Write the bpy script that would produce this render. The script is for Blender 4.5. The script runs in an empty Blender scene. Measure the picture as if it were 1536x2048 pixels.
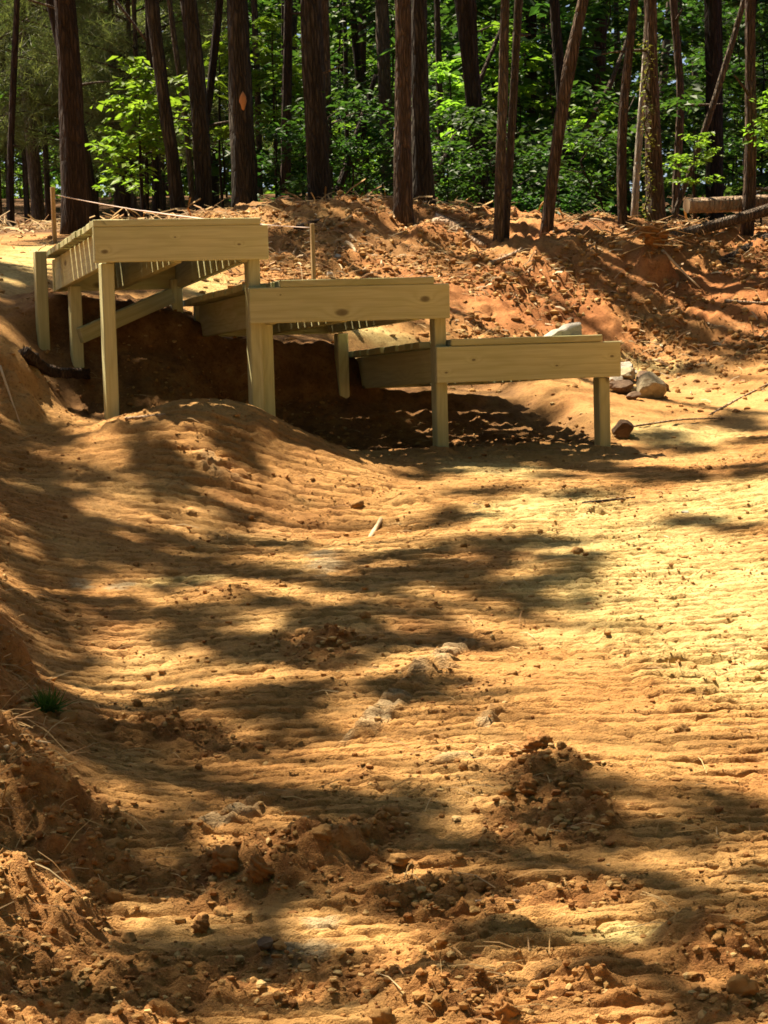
import bpy, math, random
import numpy as np
from mathutils import Vector, Matrix

random.seed(7)
rng = np.random.default_rng(11)
sc = bpy.context.scene

# ------------------------------------------------------------------ camera
F_PX = 4400.0                      # focal length in photo pixels (photo 1536 x 2048)
PITCH = math.atan(384 / 4400)
ROLL = math.radians(-1.6)
EYE = np.array([0.0, 0.0, 1.5])
cam_d = bpy.data.cameras.new("camera")
cam = bpy.data.objects.new("camera", cam_d)
sc.collection.objects.link(cam)
cam_d.sensor_fit = 'VERTICAL'
cam_d.sensor_height = 24.0
cam_d.sensor_width = 18.0
cam_d.lens = 24.0 * F_PX / 2048
cam_d.clip_start = 0.05
cam_d.clip_end = 900
CM = Matrix.Rotation(math.pi / 2 - PITCH, 3, 'X') @ Matrix.Rotation(ROLL, 3, 'Z')
cam.matrix_world = Matrix.Translation(Vector(EYE)) @ CM.to_4x4()
sc.camera = cam
R = np.array(CM)

# ------------------------------------------------------------------ sky, sun, exposure
SUN = np.array([-0.40, 0.35, 1.0])
SUN = SUN / np.linalg.norm(SUN)
elev = math.asin(SUN[2])
azim = math.atan2(SUN[0], SUN[1])          # from +Y towards +X
world = bpy.data.worlds.new("World")
sc.world = world
world.use_nodes = True
wn = world.node_tree
bg = wn.nodes["Background"]
sky = wn.nodes.new("ShaderNodeTexSky")
sky.sky_type = 'NISHITA'
sky.sun_disc = False
sky.sun_elevation = elev
sky.sun_rotation = azim
sky.air_density = 0.5
sky.dust_density = 1.5
sky.ozone_density = 0.0
bg.inputs[1].default_value = 0.05
wn.links.new(sky.outputs[0], bg.inputs[0])

sun_d = bpy.data.lights.new("sun", 'SUN')
sun_d.energy = 5.0
sun_d.angle = math.radians(0.53)
sun_d.color = (1.0, 0.865, 0.66)
sun = bpy.data.objects.new("sun", sun_d)
sun.location = (-4, 2, 20)
sun.rotation_euler = Vector(SUN).to_track_quat('Z', 'Y').to_euler()
sc.collection.objects.link(sun)

sc.view_settings.view_transform = 'Standard'
sc.view_settings.look = 'None'
sc.view_settings.gamma = 1.0
sc.view_settings.exposure = 1.65
sc.view_settings.use_curve_mapping = False
sc.render.engine = 'CYCLES'
sc.cycles.use_denoising = True
sc.cycles.max_bounces = 7
sc.cycles.diffuse_bounces = 1
sc.cycles.filter_width = 1.7
sc.cycles.sample_clamp_indirect = 6.0

# ------------------------------------------------------------------ helpers
COL = sc.collection


def ray(px, py):
    v = R @ np.array([(px - 768) / F_PX, (1024 - py) / F_PX, -1.0])
    return v / v[1]


def P(px, py, d):
    """the point at ground distance d (along y) in the direction of a photo pixel"""
    return EYE + ray(px, py) * d


def tag(o, label=None, cat=None, group=None, kind=None):
    if label: o['label'] = label
    if cat: o['category'] = cat
    if group: o['group'] = group
    if kind: o['kind'] = kind
    return o


def empty(name, loc, rot=(0, 0, 0)):
    o = bpy.data.objects.new(name, None)
    o.empty_display_size = 0.1
    o.location = Vector([float(c) for c in loc])
    o.rotation_euler = rot
    COL.objects.link(o)
    return o


def mesh_np(name, V, Fc, mat, smooth=True):
    """V (n,3), Fc (m,3) or (m,4) -> mesh"""
    V = np.asarray(V, dtype=np.float32); Fc = np.asarray(Fc, dtype=np.int32)
    me = bpy.data.meshes.new(name)
    me.vertices.add(len(V)); me.vertices.foreach_set("co", V.ravel())
    k = Fc.shape[1]
    me.loops.add(Fc.size); me.loops.foreach_set("vertex_index", Fc.ravel())
    me.polygons.add(len(Fc))
    me.polygons.foreach_set("loop_start", np.arange(0, Fc.size, k, dtype=np.int32))
    me.polygons.foreach_set("loop_total", np.full(len(Fc), k, dtype=np.int32))
    me.polygons.foreach_set("use_smooth", np.full(len(Fc), smooth, dtype=bool))
    me.update(calc_edges=True)
    me.validate()
    if mat: me.materials.append(mat)
    return me


def link(name, me, parent=None, loc=(0, 0, 0), rot=(0, 0, 0), scale=None):
    o = bpy.data.objects.new(name, me)
    o.location = Vector([float(c) for c in loc]); o.rotation_euler = rot
    if scale is not None: o.scale = scale
    if parent: o.parent = parent
    COL.objects.link(o)
    return o


# ---- noise (numpy)
def _h(ix, iy, seed):
    h = (ix.astype(np.int64) * 374761393 + iy.astype(np.int64) * 668265263 + seed * 2147483647 * 31) & 0xFFFFFFFF
    h = ((h ^ (h >> 13)) * 1274126177) & 0xFFFFFFFF
    h = (h ^ (h >> 16)) & 0xFFFFFFFF
    return h


def gnoise(x, y, seed=0):
    x = np.asarray(x, float); y = np.asarray(y, float)
    ix = np.floor(x); iy = np.floor(y)
    fx = x - ix; fy = y - iy
    ux = fx * fx * fx * (fx * (fx * 6 - 15) + 10); uy = fy * fy * fy * (fy * (fy * 6 - 15) + 10)
    out = 0
    for dx in (0, 1):
        for dy in (0, 1):
            a = _h(ix + dx, iy + dy, seed) * (2 * np.pi / 4294967296.0)
            g = np.cos(a) * (fx - dx) + np.sin(a) * (fy - dy)
            out = out + g * (ux if dx else 1 - ux) * (uy if dy else 1 - uy)
    return out * 1.5


def fbm(x, y, seed=0, oct=4, gain=0.5, lac=2.03):
    a = 1.0; s = 0; t = 0
    for i in range(oct):
        s = s + a * gnoise(x, y, seed + i * 17); t += a
        x = x * lac; y = y * lac; a *= gain
    return s / t


def sstep(a, b, x):
    t = np.clip((x - a) / (b - a), 0, 1)
    return t * t * (3 - 2 * t)


# ------------------------------------------------------------------ materials
class N:
    def __init__(self, name):
        self.m = bpy.data.materials.new(name); self.m.use_nodes = True
        self.t = self.m.node_tree; self.n = self.t.nodes
        self.b = self.n["Principled BSDF"]; self.out = self.n["Material Output"]
        self.b.inputs['Specular IOR Level'].default_value = 0.2
        self.b.inputs['Roughness'].default_value = 0.85

    def new(self, typ, **kw):
        nd = self.n.new(typ)
        for k, v in kw.items():
            if hasattr(nd, k) and not k[0].isupper(): setattr(nd, k, v)
            else: self.put(nd.inputs[k.replace('_', ' ')], v)
        return nd

    def put(self, sock, v):
        if isinstance(v, bpy.types.NodeSocket): self.t.links.new(v, sock)
        else: sock.default_value = v

    def math(self, op, a, b=0.0, c=None, clamp=False):
        nd = self.n.new("ShaderNodeMath"); nd.operation = op; nd.use_clamp = clamp
        self.put(nd.inputs[0], a); self.put(nd.inputs[1], b)
        if c is not None: self.put(nd.inputs[2], c)
        return nd.outputs[0]

    def mix(self, f, a, b, mode='MIX'):
        nd = self.n.new("ShaderNodeMix"); nd.data_type = 'RGBA'; nd.blend_type = mode
        self.put(nd.inputs[0], f)
        for s, v in ((nd.inputs[6], a), (nd.inputs[7], b)):
            self.put(s, v if isinstance(v, bpy.types.NodeSocket) else (*v, 1.0))
        return nd.outputs[2]

    def ramp(self, f, stops):
        nd = self.n.new("ShaderNodeValToRGB"); cr = nd.color_ramp
        while len(cr.elements) < len(stops): cr.elements.new(0.5)
        for e, (p, c) in zip(cr.elements, stops):
            e.position = p; e.color = (*c, 1.0)
        self.put(nd.inputs[0], f)
        return nd.outputs[0]

    def noise(self, vec, scale, detail=4.0, rough=0.55, dist=0.0):
        nd = self.n.new("ShaderNodeTexNoise")
        self.put(nd.inputs['Vector'], vec); nd.inputs['Scale'].default_value = scale
        nd.inputs['Detail'].default_value = detail; nd.inputs['Roughness'].default_value = rough
        nd.inputs['Distortion'].default_value = dist
        return nd.outputs['Fac']

    def mapping(self, vec, scale=(1, 1, 1), loc=(0, 0, 0)):
        nd = self.n.new("ShaderNodeMapping"); self.put(nd.inputs[0], vec)
        nd.inputs['Scale'].default_value = scale; self.put(nd.inputs['Location'], loc)
        return nd.outputs[0]

    def coord(self, which='Object'):
        return self.n.new("ShaderNodeTexCoord").outputs[which]

    def attr(self, name):
        nd = self.n.new("ShaderNodeAttribute"); nd.attribute_name = name
        return nd.outputs['Fac']

    def bump(self, h, strength=0.5, dist=0.01):
        nd = self.n.new("ShaderNodeBump"); nd.inputs['Strength'].default_value = strength
        nd.inputs['Distance'].default_value = dist; self.put(nd.inputs['Height'], h)
        self.t.links.new(nd.outputs[0], self.b.inputs['Normal'])

    def base(self, c): self.put(self.b.inputs['Base Color'], c)


def mat_dirt():
    m = N("dirt"); co = m.coord('Object')
    n1 = m.noise(co, 1.3, 5, 0.6); n2 = m.noise(co, 9.0, 5, 0.65); n3 = m.noise(co, 60.0, 4, 0.7)
    tan = m.ramp(n1, [(0.3, (0.36, 0.175, 0.052)), (0.5, (0.45, 0.245, 0.082)), (0.7, (0.53, 0.33, 0.125))])
    red = m.ramp(n1, [(0.3, (0.33, 0.125, 0.040)), (0.55, (0.43, 0.18, 0.060)), (0.75, (0.47, 0.24, 0.09))])
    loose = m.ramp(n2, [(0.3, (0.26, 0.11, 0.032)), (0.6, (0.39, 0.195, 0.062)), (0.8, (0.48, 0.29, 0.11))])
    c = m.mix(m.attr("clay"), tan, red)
    c = m.mix(m.attr("loose"), c, loose)  # loose earth, and part of the shade painted under the decks
    c = m.mix(m.attr("sand"), c, m.ramp(n2, [(0.3, (0.50, 0.345, 0.125)), (0.7, (0.64, 0.50, 0.215))]))
    c = m.mix(m.attr("grey"), c, m.ramp(n2, [(0.3, (0.31, 0.245, 0.14)), (0.7, (0.46, 0.38, 0.24))]))
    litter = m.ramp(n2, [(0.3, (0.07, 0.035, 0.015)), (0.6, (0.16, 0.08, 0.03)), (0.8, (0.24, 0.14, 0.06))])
    c = m.mix(m.attr("litter"), c, litter)  # woodland litter; the same dark tone paints shade under the decks
    f = m.ramp(n3, [(0.30, (0.50, 0.42, 0.36)), (0.47, (0.98, 0.97, 0.96)), (0.75, (1.2, 1.18, 1.12))])
    c = m.mix(0.85, c, f, 'MULTIPLY')
    f2 = m.ramp(n2, [(0.3, (0.75, 0.7, 0.65)), (0.55, (1.0, 1.0, 1.0)), (0.8, (1.1, 1.1, 1.08))])
    c = m.mix(0.8, c, f2, 'MULTIPLY')
    m.base(c)
    m.put(m.b.inputs['Roughness'], m.math('SUBTRACT', 0.92, m.math('MULTIPLY', m.attr("grey"), 0.1)))
    h = m.math('ADD', m.math('MULTIPLY', n3, 0.6), m.math('ADD', m.noise(co, 190, 3, 0.6), m.math('MULTIPLY', n2, 0.8)))
    m.bump(h, 0.75, 0.012)
    return m.m


def mat_clod():
    m = N("clod_dirt"); co = m.coord('Object'); g = m.n.new("ShaderNodeNewGeometry")
    n2 = m.noise(co, 30.0, 4, 0.65)
    c = m.ramp(g.outputs['Random Per Island'], [(0.0, (0.27, 0.12, 0.036)), (0.4, (0.38, 0.19, 0.06)), (0.8, (0.46, 0.27, 0.095)), (1.0, (0.54, 0.38, 0.17))])
    c = m.mix(0.8, c, m.ramp(n2, [(0.3, (0.7, 0.62, 0.55)), (0.7, (1.1, 1.1, 1.05))]), 'MULTIPLY')
    m.base(c)
    m.bump(m.noise(co, 90, 4, 0.7), 0.6, 0.01)
    return m.m


def mat_straw(name, cols, rough=0.7):
    m = N(name); g = m.n.new("ShaderNodeNewGeometry")
    m.base(m.ramp(g.outputs['Random Per Island'], [(i / (len(cols) - 1), c) for i, c in enumerate(cols)]))
    m.b.inputs['Roughness'].default_value = rough
    return m.m


def mat_wood(name, light, dark, knot=(0.10, 0.062, 0.025), dens=1.0, knots=None):
    m = N(name)
    oi = m.n.new("ShaderNodeObjectInfo")
    off = m.n.new("ShaderNodeCombineXYZ")
    m.put(off.inputs[0], m.math('MULTIPLY', oi.outputs['Random'], 37.0))
    m.put(off.inputs[1], m.math('MULTIPLY', oi.outputs['Random'], 11.0))
    m.put(off.inputs[2], m.math('MULTIPLY', oi.outputs['Random'], 23.0))
    va = m.n.new("ShaderNodeVectorMath"); va.operation = 'ADD'
    m.put(va.inputs[0], m.coord('Object')); m.put(va.inputs[1], off.outputs[0])
    co = va.outputs[0] if knots is None else m.coord('Object')
    vor = m.n.new("ShaderNodeTexVoronoi"); vor.feature = 'F1'
    m.put(vor.inputs['Vector'], m.mapping(co, (2.6 * dens, 6.0, 6.5))); vor.inputs['Scale'].default_value = 1.0
    vor.inputs['Randomness'].default_value = 0.9
    kd = vor.outputs['Distance']
    if knots is not None:
        sk = m.n.new("ShaderNodeSeparateXYZ"); m.put(sk.inputs[0], co); kd = None
        for (kx, kz, kr) in knots:
            e = m.math('SQRT', m.math('ADD', m.math('POWER', m.math('ABSOLUTE', m.math('MULTIPLY', m.math('SUBTRACT', sk.outputs[0], kx), .11 / kr)), 2.0),
                                      m.math('POWER', m.math('ABSOLUTE', m.math('MULTIPLY', m.math('SUBTRACT', sk.outputs[2], kz), .20 / kr)), 2.0)))
            e = m.math('ADD', e, m.math('MULTIPLY', m.math('SUBTRACT', m.noise(m.mapping(co, (30, 30, 60)), 1.0, 2), .5), .05))
            kd = e if kd is None else m.math('MINIMUM', kd, e)
    infl = m.math('POWER', m.math('SUBTRACT', 1.0, m.math('MULTIPLY', kd, 1.5), clamp=True), 2.0)
    sx = m.n.new("ShaderNodeSeparateXYZ"); m.put(sx.inputs[0], co)
    warp = m.noise(m.mapping(co, (1.1, 5.0, 5.0)), 1.0, 3, 0.5)
    ph = m.math('ADD', m.math('MULTIPLY', m.math('ADD', sx.outputs[2], m.math('MULTIPLY', sx.outputs[1], 0.7)), 150.0),
                m.math('ADD', m.math('MULTIPLY', warp, 24.0), m.math('MULTIPLY', infl, 15.0)))
    band = m.math('ADD', m.math('MULTIPLY', m.math('SINE', ph), 0.5), 0.5)
    band = m.math('POWER', band, 2.2)
    fine = m.noise(m.mapping(co, (4.0, 160.0, 160.0)), 1.0, 3, 0.6)
    blot = m.noise(m.mapping(co, (1.5, 4.0, 4.0)), 1.0, 3, 0.6)
    c = m.mix(m.math('MULTIPLY', band, 0.42), light, dark)
    c = m.mix(0.7, c, m.ramp(fine, [(0.3, (0.80, 0.78, 0.72)), (0.7, (1.08, 1.08, 1.05))]), 'MULTIPLY')
    c = m.mix(0.75, c, m.ramp(blot, [(0.3, (0.78, 0.82, 0.68)), (0.55, (1.0, 1.0, 1.0)), (0.75, (1.1, 1.06, 0.98))]), 'MULTIPLY')
    k = m.ramp(kd, [(0.0, (1, 1, 1)), (0.09, (0.85, 0.85, 0.85)), (0.15, (0, 0, 0))])
    kk = m.n.new("ShaderNodeRGBToBW"); m.put(kk.inputs[0], k)
    gate = m.math('GREATER_THAN', m.noise(m.mapping(co, (1.9, 2.0, 2.0)), 1.0, 0), 0.47)
    c = m.mix(m.math('MULTIPLY', kk.outputs[0], m.math('MULTIPLY', gate, 0.85) if knots is None else 0.8), c, knot)
    tint = m.n.new("ShaderNodeHueSaturation")
    m.put(tint.inputs['Value'], m.math('ADD', 0.80, m.math('MULTIPLY', oi.outputs['Random'], 0.34)))
    m.put(tint.inputs['Color'], c)
    m.base(tint.outputs[0])
    m.b.inputs['Roughness'].default_value = 0.7
    m.bump(m.math('ADD', m.math('MULTIPLY', band, 0.4), fine), 0.25, 0.003)
    return m.m


def mat_bark(name, dark, mid, light, scale=1.0, plates=True):
    m = N(name); co = m.coord('Object')
    oi = m.n.new("ShaderNodeObjectInfo")
    w = m.mapping(co, (34 * scale, 34 * scale, 5.5 * scale))
    dn = m.n.new("ShaderNodeTexNoise"); m.put(dn.inputs['Vector'], w); dn.inputs['Scale'].default_value = 0.6
    va = m.n.new("ShaderNodeVectorMath"); va.operation = 'ADD'; m.put(va.inputs[0], w); m.put(va.inputs[1], dn.outputs['Color'])
    vor = m.n.new("ShaderNodeTexVoronoi"); vor.feature = 'DISTANCE_TO_EDGE'
    m.put(vor.inputs['Vector'], va.outputs[0]); vor.inputs['Scale'].default_value = 1.0
    crack = m.math('MULTIPLY', vor.outputs['Distance'], 4.0, clamp=True)
    n1 = m.noise(m.mapping(co, (8, 8, 2.5)), 1.0, 5, 0.65)
    n2 = m.noise(m.mapping(co, (60, 60, 18)), 1.0, 3, 0.6)
    c = m.ramp(n1, [(0.28, dark), (0.5, mid), (0.75, light)])
    if plates: c = m.mix(m.math('ADD', 0.4, m.math('MULTIPLY', crack, 0.6)), tuple(x * 0.45 for x in dark), c)
    c = m.mix(0.7, c, m.ramp(n2, [(0.3, (0.6, 0.6, 0.6)), (0.7, (1.25, 1.22, 1.2))]), 'MULTIPLY')
    hs = m.n.new("ShaderNodeHueSaturation"); m.put(hs.inputs['Color'], c)
    m.put(hs.inputs['Value'], m.math('ADD', 0.75, m.math('MULTIPLY', oi.outputs['Random'], 0.5)))
    m.base(hs.outputs[0])
    m.b.inputs['Roughness'].default_value = 0.9
    m.bump(m.math('ADD', crack, m.math('MULTIPLY', n2, 0.7)), 0.9, 0.02)
    return m.m


def mat_leaf(name, cols, transl=0.42, spec=0.25, rough=0.5, tcol=(0.9, 1.0, 0.45)):
    m = N(name); g = m.n.new("ShaderNodeNewGeometry"); oi = m.n.new("ShaderNodeObjectInfo")
    c = m.ramp(g.outputs['Random Per Island'], [(i / (len(cols) - 1), c) for i, c in enumerate(cols)])
    hs = m.n.new("ShaderNodeHueSaturation"); m.put(hs.inputs['Color'], c)
    m.put(hs.inputs['Value'], m.math('ADD', 0.75, m.math('MULTIPLY', oi.outputs['Random'], 0.5)))
    m.put(hs.inputs['Hue'], m.math('ADD', 0.485, m.math('MULTIPLY', oi.outputs['Random'], 0.03)))
    m.base(hs.outputs[0])
    m.b.inputs['Roughness'].default_value = rough
    m.b.inputs['Specular IOR Level'].default_value = spec
    tr = m.n.new("ShaderNodeBsdfTranslucent")
    m.put(tr.inputs[0], m.mix(1.0, m.mix(1.0, hs.outputs[0], tcol, 'MULTIPLY'), (1.7, 1.7, 1.7), 'MULTIPLY'))
    mx = m.n.new("ShaderNodeMixShader"); mx.inputs[0].default_value = transl
    m.t.links.new(m.b.outputs[0], mx.inputs[1]); m.t.links.new(tr.outputs[0], mx.inputs[2])
    m.t.links.new(mx.outputs[0], m.out.inputs[0])
    return m.m


def mat_rock(name, a, b_, c_):
    m = N(name); co = m.coord('Object')
    n = m.noise(co, 9, 6, 0.65); n2 = m.noise(co, 50, 4, 0.7)
    c = m.ramp(n, [(0.3, a), (0.5, b_), (0.7, c_)])
    c = m.mix(0.6, c, m.ramp(n2, [(0.3, (0.7, 0.65, 0.6)), (0.7, (1.15, 1.15, 1.1))]), 'MULTIPLY')
    m.base(c); m.bump(m.math('ADD', n, m.math('MULTIPLY', n2, 0.5)), 0.7, 0.02)
    return m.m


M = {}
M['dirt'] = mat_dirt()
M['clod'] = mat_clod()
M['straw'] = mat_straw("pine_straw", [(0.42, 0.24, 0.09), (0.55, 0.38, 0.17), (0.33, 0.16, 0.06), (0.6, 0.46, 0.25)])
M['chip'] = mat_straw("wood_chip", [(0.55, 0.38, 0.2), (0.66, 0.52, 0.32), (0.36, 0.2, 0.09), (0.25, 0.12, 0.05)])
M['wood'] = mat_wood("treated_pine", (0.66, 0.62, 0.33), (0.52, 0.47, 0.22))
M['wood_beam'] = mat_wood("treated_pine_beam", (0.57, 0.51, 0.235), (0.40, 0.345, 0.135), dens=0.75)
BEAMW = [mat_wood("treated_pine_beam", (0.68, 0.64, 0.35), (0.53, 0.48, 0.225), knots=kn) for kn in (
    [(.05, -.035, .016), (.72, -.01, .008), (.40, .03, .006)], [(.915, .012, .024), (.475, -.045, .030), (.16, .05, .005)],
    [(.20, .02, .010), (.655, -.024, .008), (.965, .015, .011), (.05, -.04, .008)])]
M['wood_stake'] = mat_wood("stake_wood", (0.42, 0.30, 0.15), (0.28, 0.17, 0.08))
M['bark_pine'] = mat_bark("pine_bark", (0.030, 0.024, 0.017), (0.060, 0.048, 0.035), (0.13, 0.107, 0.080))
M['bark_red'] = mat_bark("red_bark", (0.070, 0.045, 0.030), (0.125, 0.083, 0.056), (0.22, 0.160, 0.115), 1.3)
M['bark_dark'] = mat_bark("dark_bark", (0.03, 0.02, 0.015), (0.06, 0.04, 0.028), (0.10, 0.07, 0.05))
M['bark_grey'] = mat_bark("grey_brown_bark", (0.085, 0.060, 0.042), (0.15, 0.112, 0.080), (0.25, 0.20, 0.15), 1.6)
M['bark_pale'] = mat_bark("pale_bark", (0.34, 0.28, 0.21), (0.52, 0.46, 0.37), (0.66, 0.60, 0.52), 1.4, plates=False)
M['log'] = mat_bark("log_bark", (0.24, 0.15, 0.09), (0.40, 0.28, 0.18), (0.54, 0.42, 0.30), 0.8, plates=False)
M['cut'] = mat_straw("cut_wood", [(0.62, 0.44, 0.26), (0.66, 0.5, 0.3)])
M['scar'] = mat_straw("bare_wood_scar", [(0.42, 0.19, 0.075), (0.46, 0.22, 0.09)])
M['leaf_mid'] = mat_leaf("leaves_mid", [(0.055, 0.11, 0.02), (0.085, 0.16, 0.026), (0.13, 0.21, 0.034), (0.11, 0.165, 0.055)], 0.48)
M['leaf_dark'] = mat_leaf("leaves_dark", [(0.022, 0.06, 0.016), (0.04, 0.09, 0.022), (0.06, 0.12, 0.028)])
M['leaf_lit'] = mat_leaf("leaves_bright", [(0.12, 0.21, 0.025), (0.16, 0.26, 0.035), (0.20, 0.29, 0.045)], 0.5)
M['leaf_far'] = mat_leaf("leaves_far", [(0.07, 0.12, 0.026), (0.12, 0.19, 0.036), (0.17, 0.24, 0.05)], 0.5)
M['needle'] = mat_leaf("needles", [(0.06, 0.085, 0.035), (0.085, 0.115, 0.05), (0.11, 0.13, 0.065)], 0.3)
M['needle_grey'] = mat_leaf("needles_grey", [(0.11, 0.135, 0.06), (0.16, 0.185, 0.09), (0.22, 0.23, 0.13)], 0.42)
M['vine'] = mat_leaf("vine_leaves", [(0.12, 0.12, 0.03), (0.2, 0.17, 0.05), (0.1, 0.14, 0.03)])
M['grass'] = mat_leaf("grass_blades", [(0.05, 0.13, 0.03), (0.08, 0.17, 0.04)])
M['rock_pale'] = mat_rock("pale_rock", (0.34, 0.30, 0.24), (0.44, 0.39, 0.32), (0.52, 0.47, 0.40))
M['rock'] = mat_rock("field_rock", (0.20, 0.15, 0.09), (0.36, 0.29, 0.18), (0.50, 0.42, 0.28))
M['rock_dark'] = mat_rock("dark_rock", (0.09, 0.05, 0.03), (0.16, 0.10, 0.06), (0.22, 0.15, 0.1))
M['tape'] = mat_straw("twine", [(0.62, 0.50, 0.42), (0.56, 0.42, 0.35)])

# ------------------------------------------------------------------ terrain
ANG = math.radians(17.5)
RV = np.array([math.cos(ANG), math.sin(ANG), 0.0])      # along the front beams
BV = np.array([-math.sin(ANG), math.cos(ANG), 0.0])     # away along the decks
ORG = np.array([-1.379, 10.75, 0.0])                    # front left corner of the tallest deck


def S_(s, t=0.0, z=0.0):
    return ORG + RV * s + BV * t + np.array([0, 0, z])


CP = [(-4, 0, .3), (0, 0, -.15), (3, 0, -.1), (-.6, 4.7, 0), (.5, 4.7, 0), (1.5, 4.7, 0), (2.6, 4.7, .05),
      (0, 7, .3), (1, 7, .3), (2.2, 7, .33), (-.6, 7, .3), (-.4, 5.9, .155), (.8, 5.9, .155),
      (0, 9, .56), (1, 9, .56), (2.2, 9, .62), (.3, 10.4, .735), (1.2, 10.4, .725), (2, 10.4, .78),
      tuple(S_(1.76, 0, .84)), tuple(S_(2.65, 0, .805)), tuple(S_(.07, 0, 1.03)), tuple(S_(.80, 0, .995)),
      (-1.3, 10.62, 1.02), (-.95, 10.65, 1.045), (-.62, 10.8, 1.02), (-1.3, 9.8, .79), (-.8, 9.8, .79), (-.4, 9.9, .73),
      (-1.0, 9, .575), (-.4, 9.0, .56), (-.8, 8, .43),
      (-.93, 6.55, .25), (-1.2, 7.35, .36), (-1.5, 8.6, .56), (-1.72, 10.0, .86),
      (-1.45, 6.5, .72), (-1.6, 5.2, .55), (-1.0, 5.4, .12), (-1.75, 7.3, .92), (-2.15, 8.5, 1.15), (-2.4, 10, 1.4), (-2.2, 11.1, 1.5),
      (-4, 8, 1.8), (-4, 5, 1.2), (-6, 10, 2.4), (-4, 13, 2.2), (-3, 3, .6),
      (6, 14, 1.7), (8, 10, 1.3), (6, 5, .5), (3.5, 9, .75), (4, 12, 1.2),
      (2.5, 18, 1.75), (1, 18.5, 1.85), (0, 18.5, 2.05), (-2, 20, 2.25), (4, 22, 2.0), (0, 25, 2.5), (-4, 25, 2.7), (0, 32, 3.3),
      (6, 32, 3.1), (-7, 32, 3.4), (-8, 20, 2.8), (9, 22, 2.2)]
for q in [(650, 918, 10.6), (760, 963, 10.3), (1000, 830, 12.0), (1150, 800, 12.6),
          (90, 655, 12.3),
          (140, 790, 11.35), (300, 815, 11.1), (420, 578, 13.4), (760, 672, 13.4), (100, 500, 14.5), (30, 490, 15), (20, 560, 13.2),
          (30, 622, 12.2), (1300, 765, 13.7), (1450, 800, 13.0), (1536, 850, 12.2), (1536, 745, 13.6), (1240, 722, 14.1),
          (1000, 665, 13.9), (1200, 693, 14.2), (1400, 702, 14.2), (700, 562, 14.2), (560, 545, 14.2),
          (560, 445, 15.8), (640, 405, 16.3), (720, 400, 16.4), (790, 398, 16.2), (850, 435, 16.0), (960, 475, 15.6),
          (1010, 490, 15.3), (1100, 475, 15.3), (1200, 485, 15.2), (1310, 482, 15.2), (1400, 505, 15.2), (1536, 518, 15.0),
          (900, 565, 14.8), (1150, 590, 14.7), (1400, 600, 14.7), (60, 845, 10.6), (15, 700, 11.0),
          (300, 445, 17.5), (150, 468, 16.5), (500, 430, 17.5)]:
    CP.append(tuple(P(*q)))
CP = np.array(CP)


def _tps_k(r2):
    return 0.5 * r2 * np.log(r2 + 1e-9)


_n = len(CP)
_d2 = ((CP[:, None, :2] - CP[None, :, :2]) ** 2).sum(-1)
_A = np.zeros((_n + 3, _n + 3))
_A[:_n, :_n] = _tps_k(_d2) + np.eye(_n) * 0.0008
_A[:_n, _n] = 1; _A[:_n, _n + 1:] = CP[:, :2]
_A[_n, :_n] = 1; _A[_n + 1:, :_n] = CP[:, :2].T
_w = np.linalg.solve(_A, np.concatenate([CP[:, 2], np.zeros(3)]))


_PS = np.array([0.05, 0.75, 1.0, 1.7, 1.9, 2.65])
_PT = np.array([0.1, 0.5, 1.0, 1.26, 1.36, 1.46, 2.1])
_PZ = np.array([[1.02, .92, 1.10, 1.34, 1.42, 1.69, 1.76], [.98, .86, 1.02, 1.28, 1.36, 1.58, 1.68], [.79, .76, .86, 1.00, 1.08, 1.41, 1.56],
                [.82, .80, .88, 1.00, 1.06, 1.36, 1.40], [.83, .82, .90, .99, 1.01, 1.09, 1.20], [.805, .82, .88, .96, .985, 1.03, 1.09]])


def hollow(x, y):
    """the dug-out ground under the decks and the hump in front of the tallest one"""
    s = (x - ORG[0]) * RV[0] + (y - ORG[1]) * RV[1]; t = (x - ORG[0]) * BV[0] + (y - ORG[1]) * BV[1]
    w = sstep(-.25, .05, s) * sstep(3.0, 2.7, s) * sstep(.0, .22, t) * sstep(2.15, 1.85, t)
    sc_ = np.clip(s, _PS[0], _PS[-1] - 1e-6); tc = np.clip(t, _PT[0], _PT[-1] - 1e-6)
    i = np.clip(np.searchsorted(_PS, sc_, side='right') - 1, 0, len(_PS) - 2); j = np.clip(np.searchsorted(_PT, tc, side='right') - 1, 0, len(_PT) - 2)
    fs = (sc_ - _PS[i]) / (_PS[i + 1] - _PS[i]); ft = (tc - _PT[j]) / (_PT[j + 1] - _PT[j])
    z = (_PZ[i, j] * (1 - fs) + _PZ[i + 1, j] * fs) * (1 - ft) + (_PZ[i, j + 1] * (1 - fs) + _PZ[i + 1, j + 1] * fs) * ft
    add = .085 * np.exp(-(((s - .58) / .42) ** 2 + ((t + .30) / .30) ** 2)) + .065 * np.exp(-(((s - .10) / .5) ** 2 + ((t + .36) / .33) ** 2)) \
        + .05 * np.exp(-(((s - 1.0) / .22) ** 2 + ((t + .55) / .3) ** 2)) - .05 * np.exp(-(((s - 1.25) / .3) ** 2 + ((t + .02) / .22) ** 2)) - .10 * np.exp(-(((s - .5) / .9) ** 2 + ((t + 1.35) / .45) ** 2))
    return w, z, add


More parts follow.
